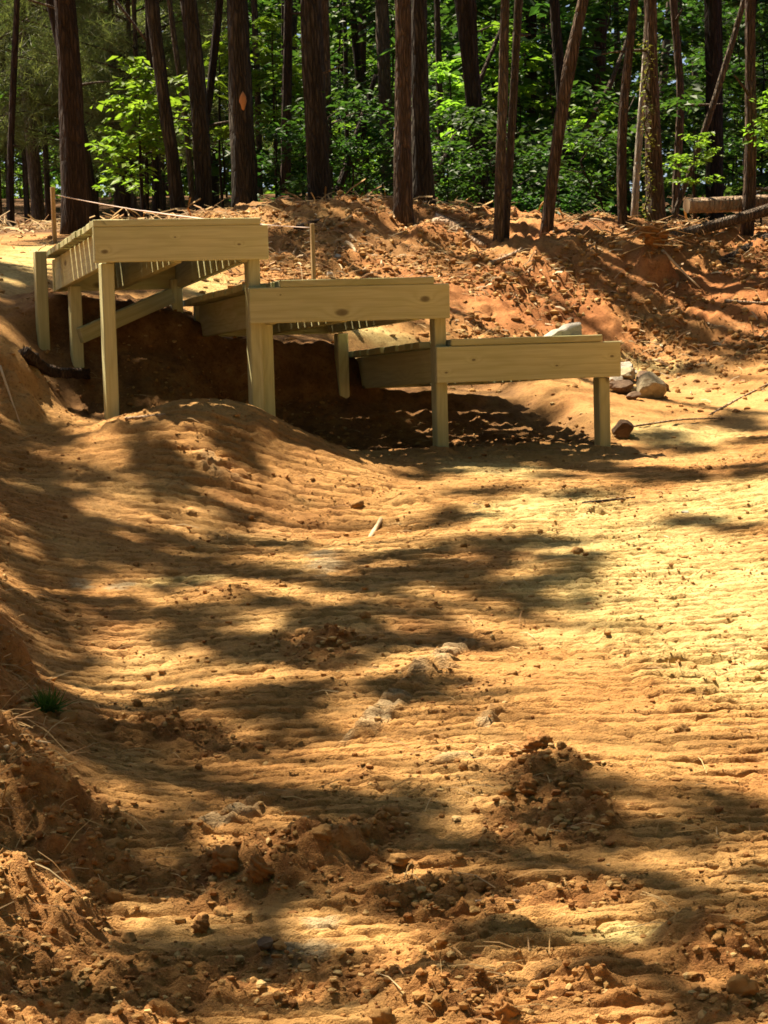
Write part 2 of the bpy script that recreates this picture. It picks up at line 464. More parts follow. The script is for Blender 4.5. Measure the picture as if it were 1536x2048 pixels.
def macro(x, y):
    x = np.asarray(x, float); y = np.asarray(y, float)
    sh = x.shape
    xc = np.clip(x.ravel(), -9, 9); yc = np.clip(y.ravel(), -1, 33)
    out = np.empty_like(xc)
    for i in range(0, len(xc), 40000):
        a = xc[i:i + 40000]; b = yc[i:i + 40000]
        r2 = (a[:, None] - CP[None, :, 0]) ** 2 + (b[:, None] - CP[None, :, 1]) ** 2
        out[i:i + 40000] = _tps_k(r2) @ _w[:_n] + _w[_n] + a * _w[_n + 1] + b * _w[_n + 2]
    w, z, add = hollow(x.ravel(), y.ravel())
    return (out * (1 - w) + z * w + add).reshape(sh)


def ground_at(px, py, d0=3.6, d1=22.0):
    """first hit of a photo direction with the land"""
    d = np.linspace(d0, d1, 900)
    v = ray(px, py)
    z = EYE[2] + v[2] * d
    g = macro(v[0] * d, d)
    hit = np.nonzero(z <= g)[0]
    i = hit[0] if len(hit) else len(d) - 1
    return np.array([v[0] * d[i], d[i], g[i]])


def gauss_field(x, y, spots):
    """spots: photo px, py, half width px, half height px -> soft mask on the land"""
    out = np.zeros_like(x)
    for (px, py, rx, ry) in spots:
        g = ground_at(px, py); gu = ground_at(px, py - ry); gd = ground_at(px, py + ry)
        wx = rx / F_PX * g[1]; wy = max(0.08, (gu[1] - gd[1]) / 2)
        out = np.maximum(out, np.exp(-(((x - g[0]) / wx) ** 2 + ((y - g[1]) / wy) ** 2) * 0.9))
    return out


LOOSE = [(60, 1560, 130, 60), (140, 1640, 110, 50), (60, 1800, 160, 70), (180, 1740, 140, 60), (560, 1740, 230, 55), (430, 1770, 120, 45),
         (1080, 1540, 70, 60), (900, 1790, 200, 40), (1440, 1930, 150, 50), (1150, 1790, 130, 35), (150, 1950, 260, 60), (600, 1960, 300, 60),
         (1000, 2010, 240, 40), (640, 1290, 80, 35), (1120, 1640, 120, 60), (350, 1470, 120, 30), (1470, 2010, 120, 40), (750, 1660, 90, 30)]
GREY = [(600, 1905, 110, 40), (650, 1120, 60, 35), (640, 1850, 60, 20), (240, 1172, 50, 16), (980, 1445, 40, 16), (160, 1170, 40, 14)]
LADDER = [(705, 1480, 935, 1268, 55, 1.0), (380, 1668, 545, 1600, 52, .9), (880, 1525, 1025, 1500, 30, .8), (960, 1460, 1000, 1425, 30, .7), (820, 1345, 900, 1330, 60, .5), (400, 905, 470, 960, 45, .4), (1220, 1240, 1400, 1420, 120, 0.0), (900, 1850, 1300, 1990, 160, 0.0)]
SAND = [(1350, 1180, 330, 150), (1480, 1300, 240, 110), (1250, 1080, 240, 70), (1100, 1020, 200, 40), (1480, 1000, 200, 50), (1290, 735, 90, 22),
        (420, 570, 70, 30), (760, 670, 90, 25), (1350, 870, 150, 25), (1000, 940, 120, 25), (60, 520, 80, 40), (370, 1160, 90, 15), (1250, 1870, 120, 25)]
MOUNDS = [(226, 852, 28, 8, .03), (525, 858, 34, 8, .03), (882, 902, 26, 8, .025), (1202, 902, 26, 8, .025), (1075, 1530, 42, 45, .03), (455, 1770, 55, 40, .03), (560, 1730, 120, 30, .05), (650, 1700, 90, 16, .05), (70, 1590, 110, 60, .07), (150, 1700, 90, 50, .05),
          (60, 1850, 130, 50, .07), (640, 1085, 25, 25, -.05), (15, 745, 55, 60, .12), (40, 815, 45, 40, .08), (20, 1330, 50, 60, .10), (1440, 1920, 90, 35, .06), (640, 1290, 40, 25, .02), (1390, 1880, 70, 30, .05),
          (850, 1990, 120, 25, .05), (830, 1000, 50, 14, .03), (1180, 1020, 30, 12, .03), (1310, 530, 40, 40, .12), (880, 480, 60, 30, .06)]
_lad = [(ground_at(a, b), ground_at(c, d), w / F_PX, gr) for a, b, c, d, w, gr in LADDER]
_mnd = []
for (px, py, rx, ry, h) in MOUNDS:
    g = ground_at(px, py)
    _mnd.append((g[0], g[1], rx / F_PX * g[1], max(.07, rx / F_PX * g[1] * 0.9), h))


def fields(x, y):
    """masks of loose earth, berm clay and so on (shade painted in under the decks), and the fine height of the land"""
    big = fbm(x * .9, y * .9, 3, 3)
    berm = sstep(13.2, 14.2, y + .25 * big - 0.0 * x) * sstep(-1.9, -1.2, x) * sstep(30, 22, y)
    ridge_y = 15.6 + 0 * x
    _deck_shade = hollow(x, y)[0]                       # shade under the decks, put into the dirt colour
    litter = np.clip(sstep(16.2, 17.3, y + .4 * big) + .55 * sstep(14.9, 15.5, y) * sstep(0, .35, fbm(x * 1.6, y * 1.6, 18, 4)) + _deck_shade * (.60 + .5 * fbm(x * 4, y * 4, 19, 3)), 0, 1)
    left = sstep(-.08, .30, -(x + 0.93 + .29 * (y - 6.55)) + .15 * big) * sstep(12.0, 11.0, y)
    loose = gauss_field(x, y, LOOSE)
    hard = sstep(.25, .6, loose + .45 * fbm(x * 3, y * 3, 9, 3))
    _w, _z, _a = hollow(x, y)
    loose = np.clip(.55 * _w + sstep(.12, .70, loose + .5 * fbm(x * 3, y * 4, 9, 4) + .30 * sstep(.05, .4, fbm(x * 1.1, y * 2.0, 12, 3)) * sstep(1.2, 0, x - .05 * y)) + .7 * left, 0, 1) * sstep(13.5, 12.5, y)  # first term darkens the dirt under the decks to stand for shade
    near = sstep(12.6, 11.5, y)
    rocky = np.clip(loose + berm * (.25 + .75 * sstep(-.3, .2, fbm(x * 1.3, y * 1.6, 16, 3))), 0, 1)
    h = .03 * big * near
    # prints of the machine's tracks: short bars across the way, in wandering lanes
    ang = .10 * gnoise(x * .25, y * .25, 40)
    yy = y + x * ang
    ph = yy / .060 + .45 * gnoise(x * .8, y * .5, 41) + .07 * gnoise(x * 5, y * 4, 44)
    cell = np.floor(ph); fr = ph - cell
    brk = gnoise(x * 2.4 + cell * 7.7, cell * 3.137, 43)
    fw = fr + .03 * gnoise(x * 24, y * 10, 46)
    bar = -sstep(-.02, .06, fw) * sstep(.36, .27, fw) * sstep(-.48, -.15, brk) + .30 * brk * sstep(.27, .40, fr) * sstep(1.0, .85, fr)
    lane = gnoise(x * 1.9 + .2 * y, y * .3, 42)
    tr = (.40 + .60 * sstep(-.22, .12, lane + .3 * gnoise(x * 1.3, y * 1.3, 45))) * (1 - .6 * hard) * near * sstep(.8, .1, left) * (.45 + .55 * sstep(-1.1, -.4, x + .06 * (y - 5)))
    h = h + tr * bar * .046
    lad = np.zeros_like(x)
    for (A_, B_, w_, gr_) in _lad:
        d_ = (B_ - A_)[:2]; L_ = np.linalg.norm(d_); d_ = d_ / L_
        u_ = (x - A_[0]) * d_[0] + (y - A_[1]) * d_[1]; v_ = -(x - A_[0]) * d_[1] + (y - A_[1]) * d_[0]
        hw = w_ * A_[1] / 2
        m_ = sstep(1.15, .85, np.abs(v_) / hw + .25 * gnoise(x * 9, y * 9, 49)) * sstep(-.05, .03, u_) * sstep(L_ + .05, L_ - .03, u_)
        q_ = (y + .15 * x) / .088 + .2 * gnoise(x * 3, y * 3, 52); q_ = q_ - np.floor(q_)
        b_ = sstep(.0, .12, q_) * sstep(.75, .55, q_)
        h = h + m_ * (b_ * .034 - .016)
        lad = np.maximum(lad, m_ * gr_ * b_ * sstep(-.35, .1, gnoise(x * 8, y * 8, 54)))
    fields.lad = lad
    # cracked, scaly crust
    cr = np.abs(fbm(x * 5, y * 11, 50, 3))
    h = h - .014 * sstep(.07, .0, cr) * near * (1 - loose * .5)
    h = h + (.010 * fbm(x * 3, y * 5, 51, 5, .65) + .011 * np.minimum(0, fbm(x * 9, y * 22, 53, 4, .65) + .05) * 2 + .007 * fbm(x * 26, y * 34, 56, 2)) * sstep(17, 13, y) * (1 - .5 * rocky)
    # loose crumbly earth
    b1 = np.abs(fbm(x * 4.5, y * 4.5, 60, 5, .6)); b2 = fbm(x * 14, y * 14, 63, 3, .6)
    h = h + rocky * (.10 * (b1 - .15) + .032 * b2)
    h = h + berm * .10 * fbm(x * 2.1, y * 2.1, 70, 3) + left * (.13 * fbm(x * 3.1, y * 3.1, 71, 5, .6) + .05 * np.abs(fbm(x * 7, y * 7, 72, 3)))
    for (mx, my, wx, wy, hh) in _mnd:
        q = np.exp(-(((x - mx) / wx) ** 2 + ((y - my) / wy) ** 2))
        h = h + hh * sstep(.15, .8, q + .25 * (b1 - .2) * sstep(0, .2, q))
    far = sstep(17, 20, y)
    h = h * (1 - .6 * far)
    return h, loose, berm, litter, left


def land(x, y):
    x = np.atleast_1d(np.asarray(x, float)); y = np.atleast_1d(np.asarray(y, float))
    return macro(x, y) + fields(x, y)[0]


def land1(x, y): return float(land([x], [y])[0])


def build_ground():
    xs = np.arange(-3.0, 3.0, .015)
    o = [3.0]
    st = .02
    while o[-1] < 260: o.append(o[-1] + st); st *= 1.13
    xs = np.concatenate([-np.array(o[::-1]), xs, np.array(o)]); xs = np.unique(np.round(xs, 5))
    ys = [4.35]
    while ys[-1] < 19: ys.append(ys[-1] + (.0008 * ys[-1] if ys[-1] < 10.8 else .0018 * ys[-1] if ys[-1] < 16.5 else .005 * ys[-1]))
    st = .09
    while ys[-1] < 300: ys.append(ys[-1] + st); st *= 1.13
    lo = [4.35]; st = .03
    while lo[-1] > -60: lo.append(lo[-1] - st); st *= 1.3
    ys = np.array(lo[:0:-1] + ys)
    X, Y = np.meshgrid(xs, ys)
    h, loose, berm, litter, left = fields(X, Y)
    lad = fields.lad
    Z = macro(X, Y) + h
    nx, ny = len(xs), len(ys)
    V = np.stack([X.ravel(), Y.ravel(), Z.ravel()], 1)
    i = np.arange(nx * ny).reshape(ny, nx)
    Fq = np.stack([i[:-1, :-1].ravel(), i[:-1, 1:].ravel(), i[1:, 1:].ravel(), i[1:, :-1].ravel()], 1)
    me = mesh_np("ground", V, Fq, M['dirt'])
    clay = np.clip(berm * (.45 + .55 * sstep(-.25, .15, fbm(X * .9, Y * 1.6, 15, 4))) * sstep(-.9, .8, X + .5 * fbm(X * 1.2, Y * 1.2, 5, 3)) + .55 * left + .35 * sstep(0.0, .4, fbm(X * 1.1, Y * 1.1, 6, 3)), 0, 1)
    sand = gauss_field(X, Y, SAND) * (1 - loose)
    sand = sstep(.25, .85, sand + .35 * fbm(X * 2.5, Y * 5, 7, 4)) * .85
    grey = lad * .6 + sstep(.6, 1.0, gauss_field(X, Y, GREY) + .6 * fbm(X * 6, Y * 14, 8, 4)) * .7
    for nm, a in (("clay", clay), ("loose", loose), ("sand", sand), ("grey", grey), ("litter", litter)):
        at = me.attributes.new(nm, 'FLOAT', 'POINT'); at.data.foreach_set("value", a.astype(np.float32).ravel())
    return tag(link("ground", me), kind='structure')


build_ground()

# ------------------------------------------------------------------ the wooden steps
def box_mesh(name, lx, ly, lz, mat, bev=.004):
    """a sawn board: x from 0 to lx, centred in y and z, arrises eased"""
    import bmesh
    bm = bmesh.new()
    bmesh.ops.create_cube(bm, size=1.0)
    for v in bm.verts:
        v.co = Vector(((v.co.x + .5) * lx, v.co.y * ly, v.co.z * lz))
    bmesh.ops.bevel(bm, geom=bm.edges[:], offset=bev, segments=1, affect='EDGES')
    me = bpy.data.meshes.new(name); bm.to_mesh(me); bm.free()
    me.materials.append(mat)
    return me


drop = empty("wooden_drop_steps", S_(0, 0, 1.0), (0, 0, ANG))
tag(drop, "three stepped wooden ramp decks on square posts over bare dirt", "ramp")
DZ0 = 1.0


def put(name, me, s, t, z, rot=(0, 0, 0), label=None):
    o = link(name, me, drop, (s, t, z - DZ0), rot)
    if label: o['label'] = label
    return o


TH, GAP = .034, .026
decks = [  # s0, s1 of deck boards, z of deck top at the front edge, drop at the back, beam s0, s1, beam bottom, label
    (.004, .832, 2.022, .10, .000, .870, 1.815, "top front beam, plain grained with a greenish stain"),
    (.785, 1.705, 1.711, .065, .752, 1.799, 1.499, "middle front beam with swirling grain and two big knots"),
    (1.722, 2.640, 1.392, .070, 1.720, 2.735, 1.172, "lowest front beam with three small dark knots")]
DEPTH = 1.58
for k, (s0, s1, zt, dz, b0, b1, zb, lab) in enumerate(decks):
    slope = math.atan2(dz, DEPTH)
    bh = zt - TH - .001 - zb
    y0 = -.050 - .040 * (k > 0)
    put("front_beam", box_mesh("front_beam", b1 - b0, .038, bh, BEAMW[k]), b0, y0 - .019 + .038, zb + bh / 2, label=lab)
    # joists
    jl = DEPTH - .03
    for sj in (s0 + .056 + .019 + (.02 if k == 1 else 0), (s0 + s1) / 2, s1 - .056 - .019):
        put("joist", box_mesh("joist", jl, .038, .178, M['wood']), sj, y0 + .040, zt - TH - .004 - .089, (0, slope, math.pi / 2))
    put("rear_beam", box_mesh("rear_beam", s1 - s0 - .1, .038, .178, M['wood']), s0 + .05, y0 + DEPTH + .012 + .012, zt - TH - .004 - .089 - dz)
    # deck boards with open gaps
    t = y0 - .002; i = 0
    widths = [.108, .104, .112, .106, .110, .104, .109, .107, .111, .105, .11]
    while t < DEPTH - .07:
        w = widths[(i + 3 * k) % len(widths)]
        g = GAP + random.uniform(-.006, .007)
        zz = zt - TH / 2 - (t + w / 2 - y0) * math.tan(slope)
        e = random.uniform(-.006, .006)
        cut = (0, .120, .082)[k] if t < .10 else 0.0                 # notched round the post
        put("plank", box_mesh("plank", s1 - s0 - cut + random.uniform(-.004, .010), w, TH, M['wood'], .003), s0 + cut + e, t + w / 2, zz + random.uniform(-.0015, .0015),
            (-slope, random.uniform(-.002, .002), random.uniform(-.004, .004)))
        t += w + g; i += 1


def post(s, t, ztop, zbot, w=.082, d=.062, label=None, mat='wood'):
    me = box_mesh("post", ztop - zbot, w, d, M[mat], .005)
    return put("post", me, s, t, zbot, (0, -math.pi / 2, 0), label)


post(.068, .022, 1.813, .80)                                        # front left
post(.800, .020, 1.975, .75, label="tall front post between the top and middle decks")
post(.868, .062, 1.672, .70, w=.07)
post(1.760, -.004, 1.674, .60, label="front post shared by the middle and lowest decks")
post(2.652, -.020, 1.170, .55)
post(-.045, 1.36, 1.925, 1.2, label="rear corner post standing outside the top deck")
post(.12, 1.26, 1.73, 1.1)
post(.735, 1.52, 1.76, 1.2)
post(1.66, 1.40, 1.43, .8)
# diagonal brace under the top deck
v0 = np.array([.13, 1.20, 1.46]); v1 = np.array([.70, 1.47, 1.67])
L = np.linalg.norm(v1 - v0)
put("brace", box_mesh("brace", L, .038, .085, M['wood']), v0[0], v0[1], v0[2], (0, -math.asin((v1 - v0)[2] / L), math.atan2((v1 - v0)[1], (v1 - v0)[0])))


# ------------------------------------------------------------------ tubes, trunks, logs
def tube(pts, radii, seg=12, rough=.0, seed=0, cap=True, flare=0.0, lump=0.0):
    """a tapered tube through pts; uneven skin"""
    pts = np.array(pts, float); n = len(pts)
    r = np.random.default_rng(seed)
    tan = np.gradient(pts, axis=0); tan /= np.linalg.norm(tan, axis=1)[:, None]
    up = np.array([0.0, 1.0, 0.0]) if abs(tan[0][1]) < .8 else np.array([1.0, 0, 0])
    V = []
    ph = np.linspace(0, 2 * np.pi, seg, endpoint=False)
    base = r.normal(0, 1, seg) * rough
    for i in range(n):
        a = np.cross(tan[i], up); a /= np.linalg.norm(a); b = np.cross(a, tan[i])
        rad = radii[i] * (1 + base + r.normal(0, 1, seg) * rough * .8 + flare * math.exp(-i * 1.2) * (1 + .5 * np.cos(ph * 3 + seed)))
        V.append(pts[i] + np.cos(ph)[:, None] * a * rad[:, None] + np.sin(ph)[:, None] * b * rad[:, None])
    V = np.concatenate(V)
    Fc = []
    for i in range(n - 1):
        for j in range(seg):
            k = (j + 1) % seg
            Fc.append((i * seg + j, i * seg + k, (i + 1) * seg + k))
            Fc.append((i * seg + j, (i + 1) * seg + k, (i + 1) * seg + j))
    if cap:
        c0 = len(V); V = np.vstack([V, pts[0], pts[-1]])
        for j in range(seg):
            k = (j + 1) % seg
            Fc.append((c0, k, j)); Fc.append((c0 + 1, (n - 1) * seg + j, (n - 1) * seg + k))
    return V, np.array(Fc)


def resample(pts, radii, step):
    pts = np.array(pts, float)
    s = np.concatenate([[0], np.cumsum(np.linalg.norm(np.diff(pts, axis=0), axis=1))])
    n = max(3, int(s[-1] / step) + 1)
    q = np.linspace(0, s[-1], n)
    # smooth interpolation
    P3 = np.stack([np.interp(q, s, pts[:, k]) for k in range(3)], 1)
    for _ in range(2):
        P3[1:-1] = (P3[:-2] + 2 * P3[1:-1] + P3[2:]) / 4
    return P3, np.interp(q, s, radii)


def join(parts):
    V, Fc, o = [], [], 0
    for v, f in parts:
        V.append(v); Fc.append(np.asarray(f) + o); o += len(v)
    return np.concatenate(V), np.concatenate(Fc)


# ------------------------------------------------------------------ leaves and needles
def leaves(C, size, seed, droop=.3, wid=.55, jit=.35):
    """one folded diamond of two triangles per leaf"""
    r = np.random.default_rng(seed); n = len(C)
    a = r.uniform(0, 2 * np.pi, n)
    d = np.stack([np.cos(a), np.sin(a), -r.uniform(0, droop * 2, n)], 1)
    nz = np.stack([r.normal(0, jit, n), r.normal(0, jit, n), np.ones(n)], 1)
    sd = np.cross(nz, d); sd /= np.linalg.norm(sd, axis=1)[:, None]
    d /= np.linalg.norm(d, axis=1)[:, None]
    nn = np.cross(d, sd)
    L = (size * r.uniform(.6, 1.3, n))[:, None]; W = L * wid * .5
    b = C; t = C + d * L; m = C + d * L * .45
    l = m + sd * W + nn * L * .10; rr = m - sd * W + nn * L * .10
    V = np.stack([b, l, t, rr], 1).reshape(-1, 3)
    i = np.arange(n) * 4
    Fc = np.concatenate([np.stack([i, i + 2, i + 1], 1), np.stack([i, i + 3, i + 2], 1)])
    return V, Fc


def needles(C, length, width, per, seed, up=.25):
    r = np.random.default_rng(seed)
    n = len(C) * per
    d = r.normal(0, 1, (n, 3)); d[:, 2] += up
    d /= np.linalg.norm(d, axis=1)[:, None]
    c = np.repeat(C, per, 0)
    sd = np.cross(d, r.normal(0, 1, (n, 3))); sd /= np.linalg.norm(sd, axis=1)[:, None]
    L = length * r.uniform(.7, 1.2, n)[:, None]
    V = np.stack([c + sd * width / 2, c - sd * width / 2, c + d * L], 1).reshape(-1, 3)
    Fc = np.arange(n * 3).reshape(-1, 3)
    return V, Fc


def sapling(name, h, spread, nbr, nleaf, size, seed, mat, z0=.15, flat=.10, stem_r=.012):
    """stem with level sprays of leaves -> meshes stem, foliage"""
    r = np.random.default_rng(seed)
    st = [(r.normal(0, .03) * i, r.normal(0, .03) * i, h * i / 5) for i in range(6)]
    p, rd = resample(st, np.linspace(stem_r, stem_r * .35, 6), h / 9)
    parts = [tube(p, rd, 5, 0, seed)]
    C = []
    for k in range(nbr):
        f = z0 + (1 - z0) * (k + r.uniform(0, 1)) / nbr
        z = f * h; i = min(len(p) - 1, int(f * (len(p) - 1)))
        a = k * 2.4 + r.uniform(-.5, .5)
        l = spread * (1.05 - .55 * f) * r.uniform(.55, 1.15)
        e = p[i] + np.array([math.cos(a) * l, math.sin(a) * l, l * r.uniform(.05, .45)])
        parts.append(tube(*resample([p[i], (p[i] + e) / 2 + [0, 0, .04 * l], e], [stem_r * .5, stem_r * .35, stem_r * .15], l / 3), 4, 0, seed + k))
        m = int(nleaf / nbr * r.uniform(.6, 1.4))
        u = r.uniform(.25, 1.08, m)[:, None]
        q = p[i] + (e - p[i]) * u
        side = np.array([-math.sin(a), math.cos(a), 0])
        C.append(q + side * r.normal(0, .22 * l, m)[:, None] * np.sqrt(u) + r.normal(0, flat * .5, (m, 3)) * [1, 1, .8])
    C = np.concatenate(C)
    return mesh_np("stem", *join(parts), M['bark_dark']), mesh_np("foliage", *leaves(C, size, seed + 5), M[mat], smooth=False)


def pine_crown(name, seed, z0, z1, rad, ncl, per_cl, mat, nl=.16, nw=.011, limbs=True):
    r = np.random.default_rng(seed)
    C = []; parts = []
    for k in range(ncl):
        f = r.uniform(0, 1); z = z0 + (z1 - z0) * f
        a = r.uniform(0, 2 * np.pi); l = rad * (1.1 - .75 * f) * r.uniform(.35, 1.0)
        e = np.array([math.cos(a) * l, math.sin(a) * l, z + l * .25])
        parts.append(tube(*resample([(0, 0, z), e * [.5, .5, 1] - [0, 0, .05], e], [.03, .02, .008], max(.2, l / 3)), 4, 0, k))
        n = per_cl
        C.append(e + r.normal(0, 1, (n, 3)) * [.32, .32, .15] + np.outer(r.uniform(-.9, .1, n), [math.cos(a) * l * .5, math.sin(a) * l * .5, l * .1]))
    nd = needles(np.concatenate(C), nl, nw, 12, seed + 2)
    me = mesh_np(name, *nd, M[mat], smooth=False)
    lm = mesh_np("limbs", *join(parts), M['bark_pine'])
    return me, lm


CROWNS = [pine_crown("crown", 100 + i, 0, 7.0, 2.7, 34, 42, 'needle') for i in range(3)]


LIT = [P(285, 180, 17.9), P(280, 345, 17.6), P(245, 300, 18.2), P(440, 150, 19), P(545, 100, 19.5), P(900, 170, 18.8), P(1390, 300, 16.2), P(1545, 215, 15.4),
       P(1000, 560, 14.5), P(1300, 600, 14.6), P(700, 470, 15.5), P(1200, 480, 15.3), P(60, 150, 24), P(40, 300, 20), P(120, 60, 22), P(210, 100, 24), P(620, 150, 30), P(900, 250, 30), P(350, 100, 28),
       P(1400, 620, 14.7), P(1500, 560, 15), P(1150, 640, 14.2), P(1250, 540, 15), P(900, 560, 14.8), P(1330, 520, 15.2)]


def shades_lit(c, r):
    for q in LIT:
        k = (c[2] + 3.5 - q[2]) / SUN[2]
        t = (np.array(c) + [0, 0, 3.0] - q) @ SUN
        if np.linalg.norm(np.array(c) + [0, 0, 3.0] - q - SUN * t) < r: return True
    return False


# ------------------------------------------------------------------ trees that the photograph shows
def tree(name, pix, d, wids, label, cat="tree", mat='bark_pine', top=15.0, crown=True, seed=0, rough=.07, lean_d=0.0, flare=.07, group=None, seg=14, crown_i=None):
    """pix: trunk centre line in the photo from base upwards; d its distance; wids: widths in photo px"""
    pts = []; rad = []
    for k, ((px, py), w) in enumerate(zip(pix, wids)):
        dd = d + lean_d * k / max(1, len(pix) - 1)
        pts.append(P(px, py, dd)); rad.append(w / 2 / F_PX * dd)
    b = pts[0]
    gz = land1(b[0], b[1])
    # foot of the trunk below the soil
    dirv = pts[0] - pts[1]; dirv /= np.linalg.norm(dirv)
    foot = pts[0].copy()
    if gz < foot[2] + .1:
        foot = pts[0] + dirv * (foot[2] - gz + .12) / max(.3, -dirv[2])
        pts.insert(0, foot); rad.insert(0, rad[0] * 1.12)
    tipdir = pts[-1] - pts[-2]; tipdir /= np.linalg.norm(tipdir)
    base = pts[0]
    z_end = base[2] + top
    cur = pts[-1].copy(); rr = rad[-1]
    if top > 0:
        for i in range(4):
            tipdir = tipdir * .72 + np.array([0, 0, 1]) * .28; tipdir /= np.linalg.norm(tipdir)
            cur = cur + tipdir * (z_end - pts[-1][2] if i == 0 else 0) * 0 + tipdir * max(.2, (z_end - cur[2]) / (4 - i)) / max(.4, tipdir[2])
            rr *= .78
            pts.append(cur.copy()); rad.append(rr)
    p, rd = resample(np.array(pts) - base, rad, .22)
    V, Fc = tube(p, rd, seg, rough, seed, flare=flare)
    root = empty(name, base)
    tag(root, label, cat, group)
    tr = link("trunk", mesh_np("trunk", V, Fc, M[mat]), root)
    if d < 21 and top > 8:                                   # dead stubs
        r3 = np.random.default_rng(seed + 50)
        for k in range(int(r3.integers(1, 4))):
            i = int(np.argmin(abs(p[:, 2] - r3.uniform(.8, 3.2)))); a3 = r3.uniform(0, 6.28); l = rd[i] + r3.uniform(.06, .35)
            e = p[i] + np.array([math.cos(a3) * l, math.sin(a3) * l, r3.uniform(-.3, .5) * l])
            q3, s3 = resample([p[i], (p[i] + e) / 2 + r3.normal(0, .015, 3), e], [.013, .010, .005], .08)
            link("branch", mesh_np("branch", *tube(q3, s3, 5, .08, k), M['bark_grey']), root)
    if pix[-1][0] < 340 and d > 18: crown = False
    if crown and top > 0:
        if shades_lit(base + p[int(np.argmin(abs(p[:, 2] - (z_end - base[2] - 6.0))))], 3.3): return root, tr
        cm, lm = CROWNS[(seed if crown_i is None else crown_i) % len(CROWNS)]
        zc = z_end - base[2] - 6.0
        i = int(np.argmin(abs(p[:, 2] - zc)))
        c = link("crown", cm, root, p[i], (0, 0, seed * 1.3), (random.uniform(.85, 1.1),) * 3)
        link("limbs", lm, c)
    return root, tr


PT = "pine_tree"
t1, _ = tree(PT, [(150, 468), (148, 330), (140, 150), (128, 0)], 16.6, [54, 50, 45, 42], "thick near-black pine trunk behind the left end of the top deck", mat='bark_dark', seed=1)
tree(PT, [(190, 455), (172, 300), (112, 60), (98, 0)], 18.6, [22, 20, 18, 16], "slim leaning trunk crossing just behind the thick black pine", mat='bark_dark', seed=2)
tree(PT, [(78, 440), (66, 300), (54, 150), (40, 0)], 22, [24, 25, 24, 24], "greyish trunk near the left edge among pale pine needles", mat='bark_grey', seed=3)
tree(PT, [(356, 420), (345, 310), (326, 190), (303, 0)], 17.4, [29, 27, 25, 27], "straight brown trunk leaning left right beside the bright maple sapling", seed=4)
tree("forked_tree", [(409, 425), (404, 280), (391, 120), (376, 0)], 17.6, [34, 36, 32, 34], "dark trunk with a thin second stem splitting off to the right", mat='bark_pine', seed=5)
tree(PT, [(412, 255), (420, 190), (432, 70), (440, 0)], 17.9, [10, 14, 16, 14], "thin upright stem rising out of the fork of the dark trunk", mat='bark_dark', seed=6, flare=0)
t5, t5t = tree(PT, [(490, 437), (484, 280), (478, 150), (473, 0)], 17.2, [50, 48, 44, 42], "thick pine trunk with an orange bark scar above the top deck", mat='bark_pine', seed=7)
tree(PT, [(570, 408), (572, 280), (575, 140), (577, 0)], 18.4, [19, 20, 18, 17], "slim straight trunk between the scarred pine and the dirt peak", mat='bark_dark', seed=8)
tree(PT, [(641, 400), (635, 280), (628, 150), (621, 0)], 17.0, [44, 43, 40, 37], "thick brown pine at the peak of the dirt bank, thinner trunk tight behind it", mat='bark_pine', seed=9)
tree(PT, [(656, 395), (652, 200), (650, 100), (648, 0)], 17.7, [20, 20, 19, 18], "thinner trunk tucked against the right side of the thick brown pine", mat='bark_grey', seed=10)
tree(PT, [(776, 390), (772, 220), (766, 100), (764, 0)], 20.5, [26, 25, 27, 26], "grey-brown trunk deeper in the woods behind the reddish pine on the bank", mat='bark_grey', seed=11)
tree(PT, [(808, 440), (806, 300), (808, 150), (807, 0)], 15.9, [40, 36, 34, 33], "reddish brown pine rooted in the bank, front one of a close pair", mat='bark_red', seed=12)
tree(PT, [(850, 440), (843, 300), (840, 150), (839, 0)], 16.6, [46, 36, 31, 28], "dark trunk standing close behind the reddish pine on the bank", mat='bark_pine', seed=13)
tree(PT, [(972, 435), (957, 300), (942, 140), (930, 0)], 18.2, [32, 32, 32, 40], "dark trunk leaning left above the log chunk on the bank", mat='bark_dark', seed=14)
tree("double_trunk_tree", [(996, 492), (1000, 350), (1006, 150), (1010, 0)], 15.45, [22, 21, 19, 17], "tall slender pale brown stem, left one of the twin pair on the right bank", mat='bark_grey', seed=15)
tree("double_trunk_tree", [(1011, 488), (1019, 330), (1029, 150), (1038, 0)], 15.55, [14, 15, 16, 17], "slender pale brown stem, right one of the twin pair on the right bank", mat='bark_grey', seed=16)
tree(PT, [(1064, 300), (1064, 200), (1063, 100), (1063, 0)], 21.5, [20, 20, 21, 22], "dark straight trunk in the woods right of the twin stems", mat='bark_dark', seed=17)
tree("leaning_tree", [(1091, 476), (1101, 380), (1117, 260), (1130, 175), (1140, 110), (1158, 40), (1168, 0)], 15.5, [25, 24, 24, 25, 25, 21, 22],
     "reddish crooked trunk leaning right with a knotty burl near the top", mat='bark_red', seed=18, rough=.07, crown=True, top=11)
tree("slender_tree", [(1247, 482), (1242, 360), (1243, 250), (1253, 140), (1270, 0)], 15.4, [20, 19, 19, 18, 16], "slender brown trunk left of the white stem on the bank", mat='bark_red', seed=19, rough=.06, top=11)
tree("pale_tree", [(1266, 476), (1271, 380), (1280, 260), (1287, 160), (1292, 60), (1296, 0)], 15.9, [15, 14, 14, 11, 9, 8], "thin whitish stem between two brown trunks on the right bank", mat='bark_pale', seed=20, rough=.03, top=9, flare=.05)
tree(PT, [(1316, 484), (1308, 330), (1303, 150), (1302, 0)], 15.5, [40, 34, 27, 25], "straight brown pine wrapped in vines on its left side, above the root clump", mat='bark_red', seed=21)
tree("crooked_tree", [(1350, 440), (1352, 330), (1366, 200), (1352, 90), (1346, 0)], 18.0, [15, 16, 15, 15, 16], "thin wavy trunk behind the vine-wrapped pine", mat='bark_red', seed=22, rough=.07)
